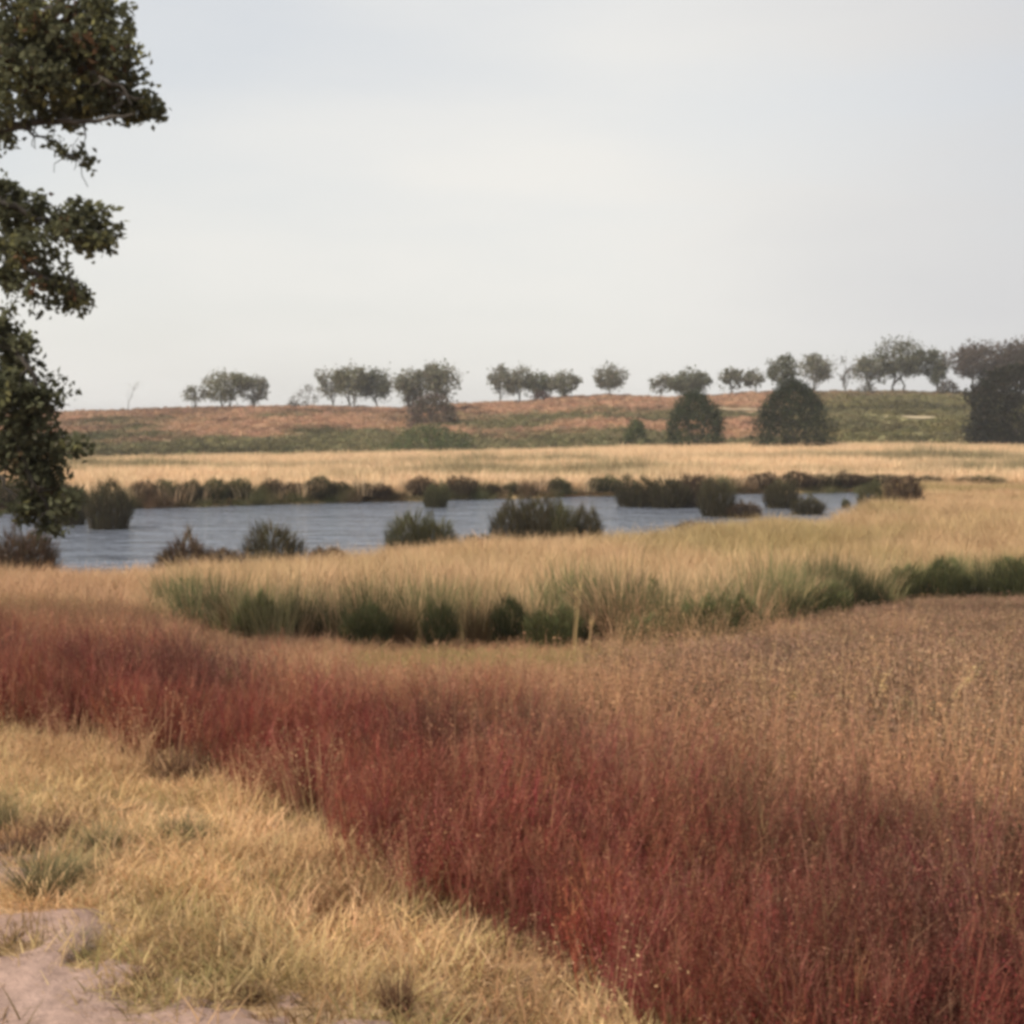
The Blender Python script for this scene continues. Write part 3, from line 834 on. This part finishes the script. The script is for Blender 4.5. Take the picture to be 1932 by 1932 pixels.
def bush(name, label, px, base, top, w, D, shape='cone', n=5000, leaf=0.24, col=(0.06, 0.065, 0.035), group=None, cat='bush', var=0.3):
    cx = (px - CX) / F * D
    zb = at(px, base, D)[2] if base else float(terrain(cx, D))
    zt = float(terrain(cx, D)); zb = max(min(zb, zt + 0.05), zt - 0.4) if D > 110 else zt
    H = at(px, top, D)[2] - zb; Wd = w / F * D
    root = bpy.data.objects.new(name, None); COL.objects.link(root); root.location = (cx, D, zb)
    tag(root, label, cat, group)
    m = n // 8
    t = U(0, 1, m) ** (0.8 if shape == 'cone' else 1)
    if shape == 'cone': rad = (1 - t ** 3.5) ** 0.5 * (1 - 0.25 * t)
    elif shape == 'dome': rad = np.sqrt(np.clip(1 - t ** 2.4, 0, 1))
    else: rad = (1 - t ** 4) ** 0.5 * (0.86 + 0.22 * np.sin(t * 3))
    a = U(0, 6.283, m)
    bump = 0.66 + 0.44 * vnoise(a * 2.0 + px, t * 4 + px * 0.37) + 0.24 * vnoise(a * 6, t * 11 + 9)
    q = U(0.25, 1, m) ** 0.35 * rad * bump * Wd / 2
    C = np.stack([q * np.cos(a), q * np.sin(a), np.clip(t * (0.9 + 0.16 * vnoise(a * 3 + 5, t * 3 + px)), 0.02, 1.1) * H], 1)
    P = np.repeat(C, 8, 0) + RNG.normal(size=(m * 8, 3)) * leaf * 0.9
    P[:, 2] = np.maximum(P[:, 2], 0.02)
    g = Geo(); cl = np.repeat(jit(col, m, var, 0.12), 8, 0) * U(0.8, 1.2, m * 8)[:, None]
    leaves(g, P, U(0.6, 1.4, m * 8) * leaf, cl, 0.55)
    link('foliage', g.mesh('foliage', M_LEAF), root)
    g = Geo()
    for i in range(5):
        a = U(0, 6.283, 1)[0]
        tube(g, wander((0.08 * math.cos(a), 0.08 * math.sin(a), -0.15), (Wd * .25 * math.cos(a), Wd * .25 * math.sin(a), H * .7), 5, .06), np.linspace(0.02 * H + .01, 0.01, 5), sides=5)
    link('stem', g.mesh('stem', M_BARK, True), root)
    return root

GB = 'dark bushes at the foot of the hill'
bush('cone_bush', 'smaller dark cone-shaped bush at the foot of the hill, below the domed tree', 1311, 828, 745, 120, 152, 'cone', 8000, .26, (0.062, 0.07, 0.036), GB)
bush('cone_bush', 'largest dark cone-shaped bush, standing in front of the twin ridge trees', 1495, 845, 722, 154, 143, 'cone', 11000, .26, (0.048, 0.054, 0.031), GB)
bush('thicket_bush', 'tall dark thicket at the right edge of the photo below the brown trees', 1922, 832, 690, 200, 152, 'block', 18000, .36, (0.045, 0.042, 0.03), GB)
bush('thicket_bush', 'dark thicket bush running out of the frame at the right edge', 2040, 836, 690, 170, 150, 'block', 12000, .36, (0.045, 0.042, 0.03), GB)
bush('hill_bush', 'small green bush on the slope left of the smaller cone bush', 1200, 826, 794, 42, 158, 'cone', 1500, .26, (0.11, 0.12, 0.055), GB)
bush('hill_bush', 'brown leafless thicket under the tallest mid ridge tree', 818, 806, 748, 104, 196, 'dome', 2600, .4, (0.13, 0.10, 0.075), GB)
bush('hill_bush', 'low dark bush under the compact tree of the four-tree row', 1022, 759, 742, 44, 250, 'dome', 600, .4, (0.10, 0.07, 0.06), GB)
bush('hill_bush', 'low dark bush right of the narrow upright tree', 1788, 741, 720, 40, 250, 'dome', 700, .4, (0.09, 0.07, 0.05), GB)
bush('hill_bush', 'tiny rounded scrub on the skyline beside the windswept one', 554, 760, 747, 16, 250, 'dome', 160, .4, (0.14, 0.12, 0.09), GB)
bush('hill_bush', 'windswept brown scrub leaning right on the skyline', 580, 760, 728, 44, 252, 'dome', 300, .4, (0.14, 0.12, 0.09), GB)
bush('hill_bush', 'low green bushes merging at the foot of the hill below the brown thicket', 815, 842, 808, 170, 158, 'dome', 3000, .3, (0.12, 0.13, 0.06), GB)
bush('hill_bush', 'low dark shrub on the crest left of the big round ridge tree', 1632, 740, 729, 34, 250, 'dome', 300, .4, (0.12, 0.1, 0.075), GB)

# ------------------------------------------------------------------ tussocks of sedge and rush
def tuss_mesh(v, col, tipc, n=2200):
    """unit tussock: a dense lumpy mop of short sedge, about 1.15 m wide and 0.75 m high"""
    g = Geo()
    a = U(0, 6.283, n); t = U(0, 1, n) ** 0.85                      # azimuth, height in the mop
    prof = np.interp(t, [0, .3, .6, .85, 1], [.85, 1.0, .97, .8, .35])
    lump = 0.72 + 0.42 * vnoise(a * 1.5 + v * 9.3, t * 2.2 + v)
    q = U(0.3, 1, n) ** 0.4 * prof * lump * 0.5
    hh = 0.66 * (0.78 + 0.42 * vnoise(a * 1.3 + v * 5.7, t * 0 + v * 3))
    b = np.stack([q * np.cos(a), q * np.sin(a), t * hh], 1)
    br = jit(col, n, .35, .12); tp = jit(tipc, n, .35, .12)
    w = np.clip(t + U(-.3, .3, n), 0, 1)[:, None]
    c = br * (1 - w) + tp * w
    blades(g, b, a + U(-.9, .9, n), U(.0, .55, n) + q * .6, U(.1, .8, n), U(.09, .2, n), U(.008, .018, n), c, c, 2)
    m = 220; bb, aa = disc(m, .4); c = jit(col, m, .3)
    blades(g, bb, aa, U(0, .3, m), U(.1, .6, m), U(.4, .66, m), U(.015, .03, m), c, c, 3)
    return g.mesh('tussock_blades', M_PLANT)
T_DARK = [tuss_mesh(v, (0.07, 0.058, 0.036), (0.105, 0.09, 0.05)) for v in range(4)]
T_BRWN = [tuss_mesh(v, (0.085, 0.058, 0.04), (0.13, 0.088, 0.056)) for v in range(3)]
T_GREEN = [tuss_mesh(v, (0.075, 0.068, 0.038), (0.125, 0.118, 0.058)) for v in range(3)]

def tussock(name, label, px, base, top, w, D, kinds, group, cat='tussock', zb=None, grow=1.0):
    x = (px - CX) / F * D
    z = float(terrain(x, D)) if zb is None else zb
    if in_pond(np.array([x]), np.array([D]), -0.3)[0]: z = WATER_Z - 0.08
    H = (at(px, top, D)[2] - z) * grow; Wd = w / F * D
    o = link(name, random.choice(kinds), None, (x, D, z), (0, 0, random.uniform(0, 6.28)))
    o.scale = (Wd / 1.0, Wd / 1.0, max(H, 0.15) / 0.7)
    return tag(o, label, cat, group)

def shore_far(px): return float(np.interp(px, FAR_PX, FAR_D))
GS = 'sedge tussocks along the far shore'
FAR_T = [
    (20, 905, 70, T_DARK, 'dark far-shore tussock behind the foreground oak at the left edge'),
    (95, 908, 90, T_DARK, 'dark far-shore tussock half hidden by the hanging oak leaves'),
    (268, 912, 46, T_BRWN, 'brown far-shore tussock next to the large dark one standing in the water'),
    (312, 910, 50, T_GREEN, 'wide green tussock, leftmost of the unbroken far-shore row'),
    (358, 911, 50, T_DARK, 'dark tussock second in the unbroken row on the far shore at left'),
    (405, 908, 50, T_GREEN, 'green tussock third in the unbroken row on the far shore at left'),
    (450, 907, 48, T_GREEN, 'green rounded tussock ending the unbroken row on the far shore at left'),
    (513, 908, 44, T_BRWN, 'brown-green tussock after the first gap in the far-shore row'),
    (553, 912, 34, T_BRWN, 'narrow brown tussock between two greener ones on the far shore'),
    (600, 904, 66, T_DARK, 'broad dark tussock on the far shore above the round near-shore tussock'),
    (640, 912, 40, T_DARK, 'small dark tussock right of the broad one on the far shore'),
    (705, 914, 60, T_BRWN, 'low brown tussock on the far shore left of the one standing in the water'),
    (795, 904, 55, T_BRWN, 'brown tussock on the far shore just behind the small one standing in the water'),
    (870, 903, 60, T_BRWN, 'round dark brown tussock on the far shore right of the small water tussock'),
    (922, 915, 38, T_BRWN, 'small brown tussock right of the round dark brown one on the far shore'),
    (965, 911, 30, T_GREEN, 'thin upright tuft on the far shore above the twin near-shore tussocks'),
    (1052, 903, 44, T_GREEN, 'pale green tuft alone on the far shore right of centre'),
    (1140, 899, 60, T_GREEN, 'grey-green rounded tussock left of the big dark island of tussocks'),
    (1505, 893, 70, T_BRWN, 'brown tussock on the far shore above the right-hand pools'),
    (1600, 893, 80, T_BRWN, 'reddish brown tussock at the far right end of the pond'),
    (1730, 900, 90, T_DARK, 'dark tussock on the grass beyond the right end of the pond'),
    (1665, 897, 60, T_DARK, 'dark shrubby tussock just beyond the last pool of the pond'),
    (1765, 915, 66, T_BRWN, 'brown-green tussock in the grass between the pond end and the low brown one'),
    (1850, 900, 80, T_GREEN, 'olive tussock in the straw grass far right beyond the pond'),
    (1560, 897, 60, T_DARK, 'dark tussock behind the last open pool'),
    (1440, 895, 56, T_BRWN, 'brown tussock on the far shore above the small pool'),
    (1800, 930, 60, T_BRWN, 'low brown tussock in the grass right of the pond end'),
]
for px, top, w, kd, lab in FAR_T:
    tussock('sedge_tussock', lab, px, None, top, w * 1.15, shore_far(px) + 0.6, kd, GS)
GW = 'tussocks standing in the pond'
def base_D(py): return (EYE - WATER_Z) / ((py - 790) / F)
WAT_T = [
    (204, 998, 918, 80, T_DARK, 'large dark square tussock standing in the water right of the hanging oak leaves'),
    (135, 990, 925, 60, T_DARK, 'dark tussock in the water just behind the hanging oak leaves'),
    (822, 957, 913, 46, T_GREEN, 'small dark tussock alone in the water under the middle of the far shore'),
    (1200, 955, 905, 76, T_DARK, 'left end of the big dark island of tussocks in the right part of the pond'),
    (1258, 957, 908, 80, T_DARK, 'second clump of the big dark island of tussocks in the pond'),
    (1310, 955, 902, 84, T_BRWN, 'brown middle clump of the big dark island of tussocks in the pond'),
    (1352, 974, 910, 66, T_DARK, 'right end of the big dark island, lower on the water'),
    (1405, 976, 948, 60, T_BRWN, 'low brown tussock between the island and the small pool'),
    (1475, 958, 905, 64, T_DARK, 'dark tussock left of the last open pool'),
    (1525, 970, 938, 58, T_DARK, 'low dark tussock in front of the last open pool'),
    (1597, 958, 942, 16, T_GREEN, 'tiny tuft inside the last open pool'),
    (1645, 965, 915, 50, T_GREEN, 'green tuft at the right end of the last pool'),
    (1706, 966, 905, 70, T_BRWN, 'dark brown tussock closing the right end of the pond'),
]
for px, base, top, w, kd, lab in WAT_T:
    tussock('sedge_tussock', lab, px, base, top, w * 1.12, base_D(base), kd, GW, zb=WATER_Z - 0.06)
GN = 'tussocks on the near shore of the pond'
NEAR_T = [
    (48, 1000, 105, 32.0, T_BRWN, 'reddish brown grass tussock at the left edge in front of the pond'),
    (350, 1018, 115, 34.8, T_BRWN, 'wide brown tussock on the near shore left of the round dark one'),
    (512, 1000, 108, 36.0, T_DARK, 'round dark tussock on the near shore in the left half'),
    (420, 1040, 80, 34.5, T_BRWN, 'low brown tussock between the wide brown and the round dark one'),
    (615, 1036, 70, 35.6, T_BRWN, 'low brown tussock right of the round dark near-shore one'),
    (770, 978, 82, 41.0, T_GREEN, 'left half of the olive hummock on the near shore at centre'),
    (820, 980, 84, 41.0, T_GREEN, 'right half of the olive hummock on the near shore at centre'),
    (905, 1012, 60, 42.0, T_DARK, 'low dark tussock just right of the olive hummock'),
    (968, 944, 76, 44.0, T_DARK, 'left dark clump of the block-shaped tussocks right of centre'),
    (1022, 948, 84, 44.0, T_DARK, 'middle clump of the block-shaped tussocks right of centre'),
    (1060, 960, 60, 43.6, T_GREEN, 'green right clump of the block-shaped tussocks right of centre'),
    (1108, 963, 56, 44.0, T_DARK, 'small dark tussock at the right end of the block-shaped group'),
    (1310, 988, 76, 47.0, T_BRWN, 'low brown tussock at the water edge below the dark island'),
]
for px, top, w, D, kd, lab in NEAR_T:
    tussock('sedge_tussock', lab, px, None, top, w * 1.12, D, kd, GN)

# ------------------------------------------------------------------ rush clumps at the foot of the bank
def rush_mesh(v, col, tip, n=460):
    g = Geo(); b, a = disc(n, 0.36)
    q = np.hypot(b[:, 0], b[:, 1])
    blades(g, b, a + U(-.4, .4, n), q * .5 + U(0, .1, n), U(-.05, .45, n), U(.5, .88, n) * (0.85 + 0.3 * vnoise(a * 2 + v, q * 6)), U(.008, .016, n), jit(col, n), jit(tip, n), 3)
    return g.mesh('rush_blades', M_PLANT)
K_RUSH = [rush_mesh(v, (0.036, 0.037, 0.021), (0.085, 0.085, 0.042)) for v in range(4)]
K_RBRN = [rush_mesh(v, (0.09, 0.055, 0.03), (0.14, 0.10, 0.05)) for v in range(2)]
GR = 'rush clumps along the foot of the grassy bank'
RUSH = [
    (345, 1088, 60, K_RUSH, 'small green rush clump at the left end of the rushes'),
    (400, 1100, 50, K_RUSH, 'thin dark rush clump second from the left end of the rushes'),
    (425, 1110, 44, K_RBRN, 'brown-based rush clump next to the two pale stalks'),
    (480, 1100, 90, K_RUSH, 'green rush clump just right of the two pale stalks'),
    (545, 1095, 96, K_RUSH, 'bushy rush clump where the dark base of the bank begins'),
    (615, 1110, 90, K_RUSH, 'rush clump with the dark green heart left of centre'),
    (690, 1125, 100, K_RUSH, 'broad blackish rush clump below the straw grass left of centre'),
    (755, 1132, 70, K_RBRN, 'low brown rush clump between two dark ones'),
    (828, 1115, 70, K_RUSH, 'tall narrow blackish rush clump in the middle of the row'),
    (900, 1125, 60, K_RBRN, 'thin brown rush clump right of the tall blackish one'),
    (960, 1110, 100, K_RUSH, 'bright green rush clump at the centre of the photo'),
    (1040, 1130, 110, K_RUSH, 'wide dark rush clump right of the bright green one'),
    (1120, 1135, 70, K_RUSH, 'dark rush clump just right of the pale vertical stalk'),
    (1215, 1080, 100, K_RUSH, 'dark rush clump set higher on the bank at the right of centre'),
    (1228, 1140, 120, K_RUSH, 'lowest dark clump spilling onto the heather right of centre'),
]
K_BUSHY = [tuss_mesh(v + 4, (0.075, 0.078, 0.036), (0.15, 0.15, 0.068)) for v in range(4)]
for px, top, w, kd, lab in RUSH:
    D = float(bank_d(px)) + (1.6 if px == 1215 else -1.5 if px == 1228 else -.6 if px in (690, 1040) else random.uniform(-.5, .9))
    if px in (480, 690, 828, 960, 1040, 1215, 1228): kd = K_BUSHY
    tussock('rush_clump', lab, px, None, top + random.uniform(0, 26), w * random.uniform(.85, 1.2), D, kd, GR, 'rushes', grow=.85)
RUSH2 = [
    (1325, 1108, 100, 'left half of the rounded green rush clump in front of the bank at right'),
    (1385, 1104, 100, 'darker right half of the rounded green rush clump in front of the bank'),
    (1490, 1090, 80, 'green rush clump in the bay between the rounded clump and the dark strip'),
    (1560, 1085, 90, 'dark rush clump starting the dark strip on the right bank'),
    (1640, 1068, 90, 'green rush clump in the dark strip on the right bank, second from its left end'),
    (1715, 1052, 80, 'dark rush clump in the middle of the dark strip on the right bank'),
    (1790, 1045, 95, 'blackish rush clump near the right end of the dark strip on the bank'),
    (1865, 1040, 95, 'blackish rush clump second from the right edge of the photo'),
    (1930, 1035, 90, 'blackish rush clump cut by the right edge of the photo'),
]
for px, top, w, lab in RUSH2:
    tussock('rush_clump', lab, px, None, top + random.uniform(0, 14), w * random.uniform(1, 1.3), float(bank_d(px)) + random.uniform(-.7, .5) - (1.3 if px < 1400 else .3), K_BUSHY if px in (1325, 1385, 1560, 1715, 1790, 1930) else K_RUSH, GR, 'rushes', grow=.85)

# ------------------------------------------------------------------ foreground tufts, stalks and dead wood
def tuft_mesh(col, tip, n=340, curl=(0.2, 1.0)):
    g = Geo(); b, a = disc(n, 0.3)
    blades(g, b, a + U(-.6, .6, n), U(.1, .8, n), U(*curl, n), U(.4, 1.0, n), U(.010, .022, n), jit(col, n, .3) * .8, jit(tip, n, .3), 3)
    return g.mesh('tuft_blades', M_PLANT)
K_TUFT = [tuft_mesh((0.12, 0.105, 0.055), (0.21, 0.185, 0.10)) for v in range(3)]
K_TBRN = [tuft_mesh((0.11, 0.06, 0.04), (0.19, 0.105, 0.07)) for v in range(2)]
GF = 'grass tufts beside the sandy path'
TUFT = [
    (85, 1690, 1610, 150, K_TUFT, 'grey-green tuft with a dark foot at the edge of the sand, left'),
    (35, 1615, 1560, 110, K_TBRN, 'reddish brown tuft at the left edge above the grey-green one'),
    (100, 1580, 1530, 90, K_TBRN, 'reddish brown tuft with green top left of the dark green one'),
    (190, 1605, 1555, 100, K_TUFT, 'dark green tuft in the middle of the dry grass at left'),
    (350, 1585, 1535, 100, K_TUFT, 'olive tuft in the dry grass below the brushy hollow'),
    (10, 1570, 1500, 60, K_TUFT, 'dark green tuft cut by the left edge of the photo'),
    (160, 1655, 1620, 80, K_TUFT, 'small olive tuft on the sand edge right of the grey-green one'),
    (135, 1800, 1765, 110, K_TUFT, 'flat brownish tuft between the two patches of sand'),
    (490, 1665, 1640, 70, K_TBRN, 'small dark brown tuft in the dry grass near the red sorrel'),
    (330, 1475, 1410, 110, K_TBRN, 'brushy brown tuft in the hollow below the red sorrel'),
    (400, 1455, 1405, 80, K_TUFT, 'dark olive tuft in the hollow below the red sorrel'),
    (475, 1890, 1850, 70, K_TBRN, 'brown tuft right of the sand near the bottom edge'),
    (480, 1835, 1800, 60, K_TBRN, 'tiny brown tuft on the grassy edge of the sand'),
    (750, 1920, 1830, 80, K_TBRN, 'dark red-brown tuft at the bottom edge left of centre'),
    (265, 1860, 1815, 34, K_TBRN, 'single dark brown sprig standing in the sand'),
]
for px, base, top, w, kd, lab in TUFT:
    p = ground_at(px, base)
    H = at(px, top, p[1])[2] - p[2]; Wd = w / F * p[1]
    o = link('grass_tuft', random.choice(kd), None, (p[0], p[1], p[2] - 0.01), (0, 0, random.uniform(0, 6.28)))
    o.scale = (Wd / 1.1, Wd / 1.1, max(H * 1.1, .05) / .7)
    tag(o, lab, 'grass tuft', GF)

bush('dark_shrub', 'dark green shrub among the sorrel at the right edge of the photo', 1850, None, 1535, 200, 5.3, 'dome', 3600, .028, (0.075, 0.075, 0.035), None, 'shrub')
bush('dark_shrub', 'low blackish shrub in the lower right corner behind the red stems', 1965, None, 1590, 270, 4.6, 'dome', 2600, .03, (0.055, 0.045, 0.028), None, 'shrub')

GK = 'tall pale grass stalks standing above the rest'
STALK = [
    (408, 1180, 1085, .00, 'left one of two pale stalks before the rushes at left'),
    (420, 1183, 1088, .03, 'right one of two pale stalks before the rushes at left'),
    (1082, 1252, 1085, .00, 'tall pale vertical stalk in front of the rushes at centre'),
    (1110, 1250, 1150, .05, 'shorter pale stalk right of the tall vertical one'),
    (1385, 1340, 1270, -.25, 'pale stalk bending left over the heather'),
    (1500, 1400, 1290, -.04, 'upright pale stalk in the heather right of the bent one'),
    (1560, 1370, 1280, .12, 'pale stalk leaning right at the middle of the heather'),
    (1640, 1400, 1260, .18, 'tall pale stalk leaning right in the heather'),
    (1690, 1400, 1300, .15, 'short pale stalk next to the tall leaning one'),
    (1760, 1390, 1240, .55, 'long pale stalk bent over far to the right'),
    (1800, 1500, 1400, .45, 'pale bent stalk low at the right side'),
    (1590, 1380, 1300, -.05, 'thin straight stalk between two leaning ones'),
]
for px, base, top, lean, lab in STALK:
    p = ground_at(px, base)
    H = at(px, top, p[1])[2] - p[2]
    g = Geo(); n = 5
    b, a = disc(n, 0.02)
    c = jit((0.58, 0.42, 0.22), n, .15)
    az = np.full(n, 0.0 if lean >= 0 else math.pi) + U(-.25, .25, n)
    P = blades(g, b, az, np.full(n, abs(lean) * .5) + U(0, .05, n), np.full(n, abs(lean)) + U(0, .1, n), U(.8, 1.05, n) * H * (1 + abs(lean) * .3), np.full(n, .008 + .0004 * p[1]), c, c, 5)
    for k in range(8):
        f = U(.6, 1, n)[:, None]
        leaves(g, P[:, 3] * (1 - f) + P[:, 5] * f + RNG.normal(size=(n, 3)) * .008, U(.02, .04, n), c, .3)
    o = link('grass_stalk', g.mesh('grass_stalk', M_PLANT), None, (p[0], p[1], p[2] - .02))
    tag(o, lab, 'grass stalk', GK)

p = ground_at(1880, 1143)
g = Geo()
tube(g, wander((-.45, 0, .28), (.42, .15, .33), 7, .025), np.linspace(.03, .012, 7), sides=6)
tube(g, wander((.1, .05, .30), (.3, .2, .42), 4, .05), np.linspace(.012, .005, 4), sides=5)
tag(link('fallen_branch', g.mesh('fallen_branch', M_DEAD, True), None, tuple(p)), 'pale dead branch lying on the heather below the dark rush strip', 'branch')

# ------------------------------------------------------------------ the oak whose boughs hang into the left of the picture
OD = 12.0
oak = bpy.data.objects.new('oak_tree', None); COL.objects.link(oak)
OX, OY = -6.6, 12.6
OZ = float(terrain(OX, OY))
oak.location = (OX, OY, OZ)
tag(oak, 'dark oak whose leafy boughs hang into the left side of the photo', 'tree')
def loc(px, py, dd=0.0): return at(px, py, OD + dd) - np.array([OX, OY, OZ])
PXM = OD / F
g = Geo()
trunk = np.array([(0, 0, -.3), (.05, 0, .6), (.0, .1, 1.8), (-.1, 0, 3.2), (.05, -.05, 4.6), (.1, 0, 6.2)])
tube(g, trunk, [.42, .34, .3, .26, .2, .1], sides=12)
link('trunk', g.mesh('trunk', M_BARK, True), oak)
BOUGH = [   # start height on the trunk, then picture points, radius
    (4.3, [(-180, 200), (-60, 245), (0, 236), (90, 233), (170, 226), (250, 215)], .05),
    (5.0, [(-150, 40), (0, 90), (110, 110), (200, 150), (270, 190)], .05),
    (5.6, [(-100, -60), (60, 0), (160, 40), (230, 60)], .045),
    (4.1, [(-100, 262), (40, 242), (85, 262), (115, 285), (170, 305)], .014),
    (3.4, [(-150, 330), (0, 375), (70, 410), (130, 425), (190, 440)], .035),
    (3.1, [(-150, 430), (0, 470), (60, 510), (110, 540), (160, 570)], .03),
    (2.7, [(-120, 560), (0, 620), (40, 680), (80, 740), (125, 830)], .035),
    (2.3, [(-120, 680), (-10, 760), (40, 850), (70, 920), (105, 995)], .03),
    (2.0, [(-160, 800), (-60, 860), (0, 900), (30, 940)], .03),
]
for h, pts, r in BOUGH:
    g = Geo()
    p0 = np.array([np.interp(h, trunk[:, 2], trunk[:, 0]), np.interp(h, trunk[:, 2], trunk[:, 1]), h])
    Q = [p0] + [loc(a, b, U(-.3, .3, 1)[0]) for a, b in pts]
    Q = np.array(Q)
    tt = np.linspace(0, len(Q) - 1, 4 * len(Q))
    Qs = np.stack([np.interp(tt, np.arange(len(Q)), Q[:, i]) for i in range(3)], 1) + RNG.normal(size=(len(tt), 3)) * .012
    tube(g, Qs, np.linspace(r * 1.5, r * .16, len(Qs)), sides=6)
    for j in range(10):
        k = RNG.integers(len(Qs) // 3, len(Qs) - 1)
        tube(g, wander(Qs[k], Qs[k] + rand_dirs(1)[0] * U(.1, .3, 1)[0], 4, .08), np.linspace(r * .2 + .002, .003, 4), sides=4)
    link('bough', g.mesh('bough', M_OAK, True), oak)

# foliage sprays: (px, py, rx, ry, density) in the picture, at the oak's distance
TOPM = [(40, 45, 100, 65, 1), (140, 70, 85, 75, 1), (60, 150, 110, 55, 1), (165, 160, 85, 60, 1), (245, 200, 58, 36, 1), (285, 205, 28, 24, .8), (120, 205, 95, 26, 1),
        (205, 110, 50, 45, .8), (215, 40, 38, 40, .55), (235, 95, 26, 40, .5), (20, 215, 50, 20, .8), (190, 10, 50, 20, .7), (250, 140, 22, 30, .5)]
TWIG = [(12, 266, 28, 14, .9), (106, 272, 16, 10, .9), (118, 281, 14, 8, .8), (138, 293, 20, 10, .9), (160, 302, 16, 9, .9), (0, 250, 20, 6, .5)]
MIDM = [(10, 375, 34, 32, 1), (50, 400, 50, 34, 1), (100, 425, 40, 22, .8), (165, 430, 52, 46, 1), (190, 445, 34, 34, .9), (140, 400, 28, 20, .6), (20, 440, 45, 40, .9), (60, 470, 45, 35, .8), (25, 505, 45, 40, 1),
        (85, 530, 50, 26, .9), (150, 562, 34, 20, .9), (125, 545, 30, 28, .9), (35, 555, 35, 18, .4), (75, 578, 26, 10, .5), (130, 575, 30, 16, .7), (110, 490, 30, 20, .5)]
LOWM = [(10, 625, 40, 36, 1), (45, 645, 26, 20, .8), (35, 690, 48, 46, 1.1), (20, 760, 62, 60, 1.2), (75, 760, 36, 42, 1), (115, 735, 20, 8, .7), (95, 720, 20, 12, .6), (60, 830, 62, 50, 1.2), (130, 842, 30, 18, 1),
        (75, 890, 50, 45, 1.1), (20, 850, 40, 28, .9), (70, 945, 42, 40, 1.1), (100, 985, 28, 22, .9), (112, 1000, 12, 8, .6), (40, 955, 30, 26, .8), (10, 900, 26, 14, .7), (130, 950, 26, 34, .7)]
OLF = np.array((0.11, 0.114, 0.068)); OBR = np.array((0.14, 0.085, 0.05)); OYL = np.array((0.21, 0.205, 0.095))
for spec, warm in ((TOPM, .17), (TWIG, .02), (MIDM, .07), (LOWM, .04)):
    g = Geo()
    for (a, b, rx, ry, dn) in spec:
        A = math.pi * rx * ry * PXM * PXM
        cl = 12; m = int(A * dn * 290)
        d = rand_dirs(m) * (U(0, 1, m) ** .42)[:, None]
        c = loc(a, b, U(-.25, .25, 1)[0]) + d * np.array([[rx * PXM, max(rx, ry) * PXM * .9, ry * PXM]])
        P = np.repeat(c, cl, 0) + RNG.normal(size=(m * cl, 3)) * .042
        w1 = np.repeat((U(0, 1, m) < warm * .5), cl); w2 = np.repeat((U(0, 1, m) < warm), cl)
        C = np.tile(OLF, (m * cl, 1)); C[w2] = OYL; C[w1] = OBR
        C = C * np.repeat(U(.7, 1.35, m), cl)[:, None] * U(.75, 1.25, m * cl)[:, None]
        leaves(g, P, U(.05, .095, m * cl), C, .6, .3)
    link('foliage', g.mesh('foliage', M_LEAF), oak)
# the rest of the crown, outside the picture to the left
g = Geo(); bl = []
for i in range(26):
    c = np.array([U(-2.6, 1.0, 1)[0], U(-1.8, 2.6, 1)[0], U(2.2, 7.6, 1)[0]])
    bl.append((c, np.array([.8, .8, .6])))
P = crown_points(bl, 13000, 10, .12)
P = P[(P[:, 0] + OX) < -.385 * (P[:, 1] + OY) - .15]
leaves(g, P, U(.07, .12, len(P)), jit(OLF, len(P), .35, .1), .55, .3)
link('foliage', g.mesh('foliage', M_LEAF), oak)

# ------------------------------------------------------------------ the hazy air
HZ = 26.0
me = bpy.data.meshes.new('haze')
X0, X1, Y0, Y1, Z0, Z1 = -2900, 2900, -2800, 3900, -9.0, HZ
me.from_pydata([(a, b, c) for a in (X0, X1) for b in (Y0, Y1) for c in (Z0, Z1)], [], [(0, 1, 3, 2), (4, 6, 7, 5), (0, 4, 5, 1), (2, 3, 7, 6), (0, 2, 6, 4), (1, 5, 7, 3)])
m, n, l = base_mat('hazy_air')
out = n.new('ShaderNodeOutputMaterial'); pv = n.new('ShaderNodeVolumePrincipled')
pv.inputs['Color'].default_value = (0.92, 0.93, 0.95, 1); pv.inputs['Density'].default_value = 0.00036
l.new(pv.outputs[0], out.inputs['Volume'])
me.materials.append(m)
tag(link('haze', me), kind='stuff')
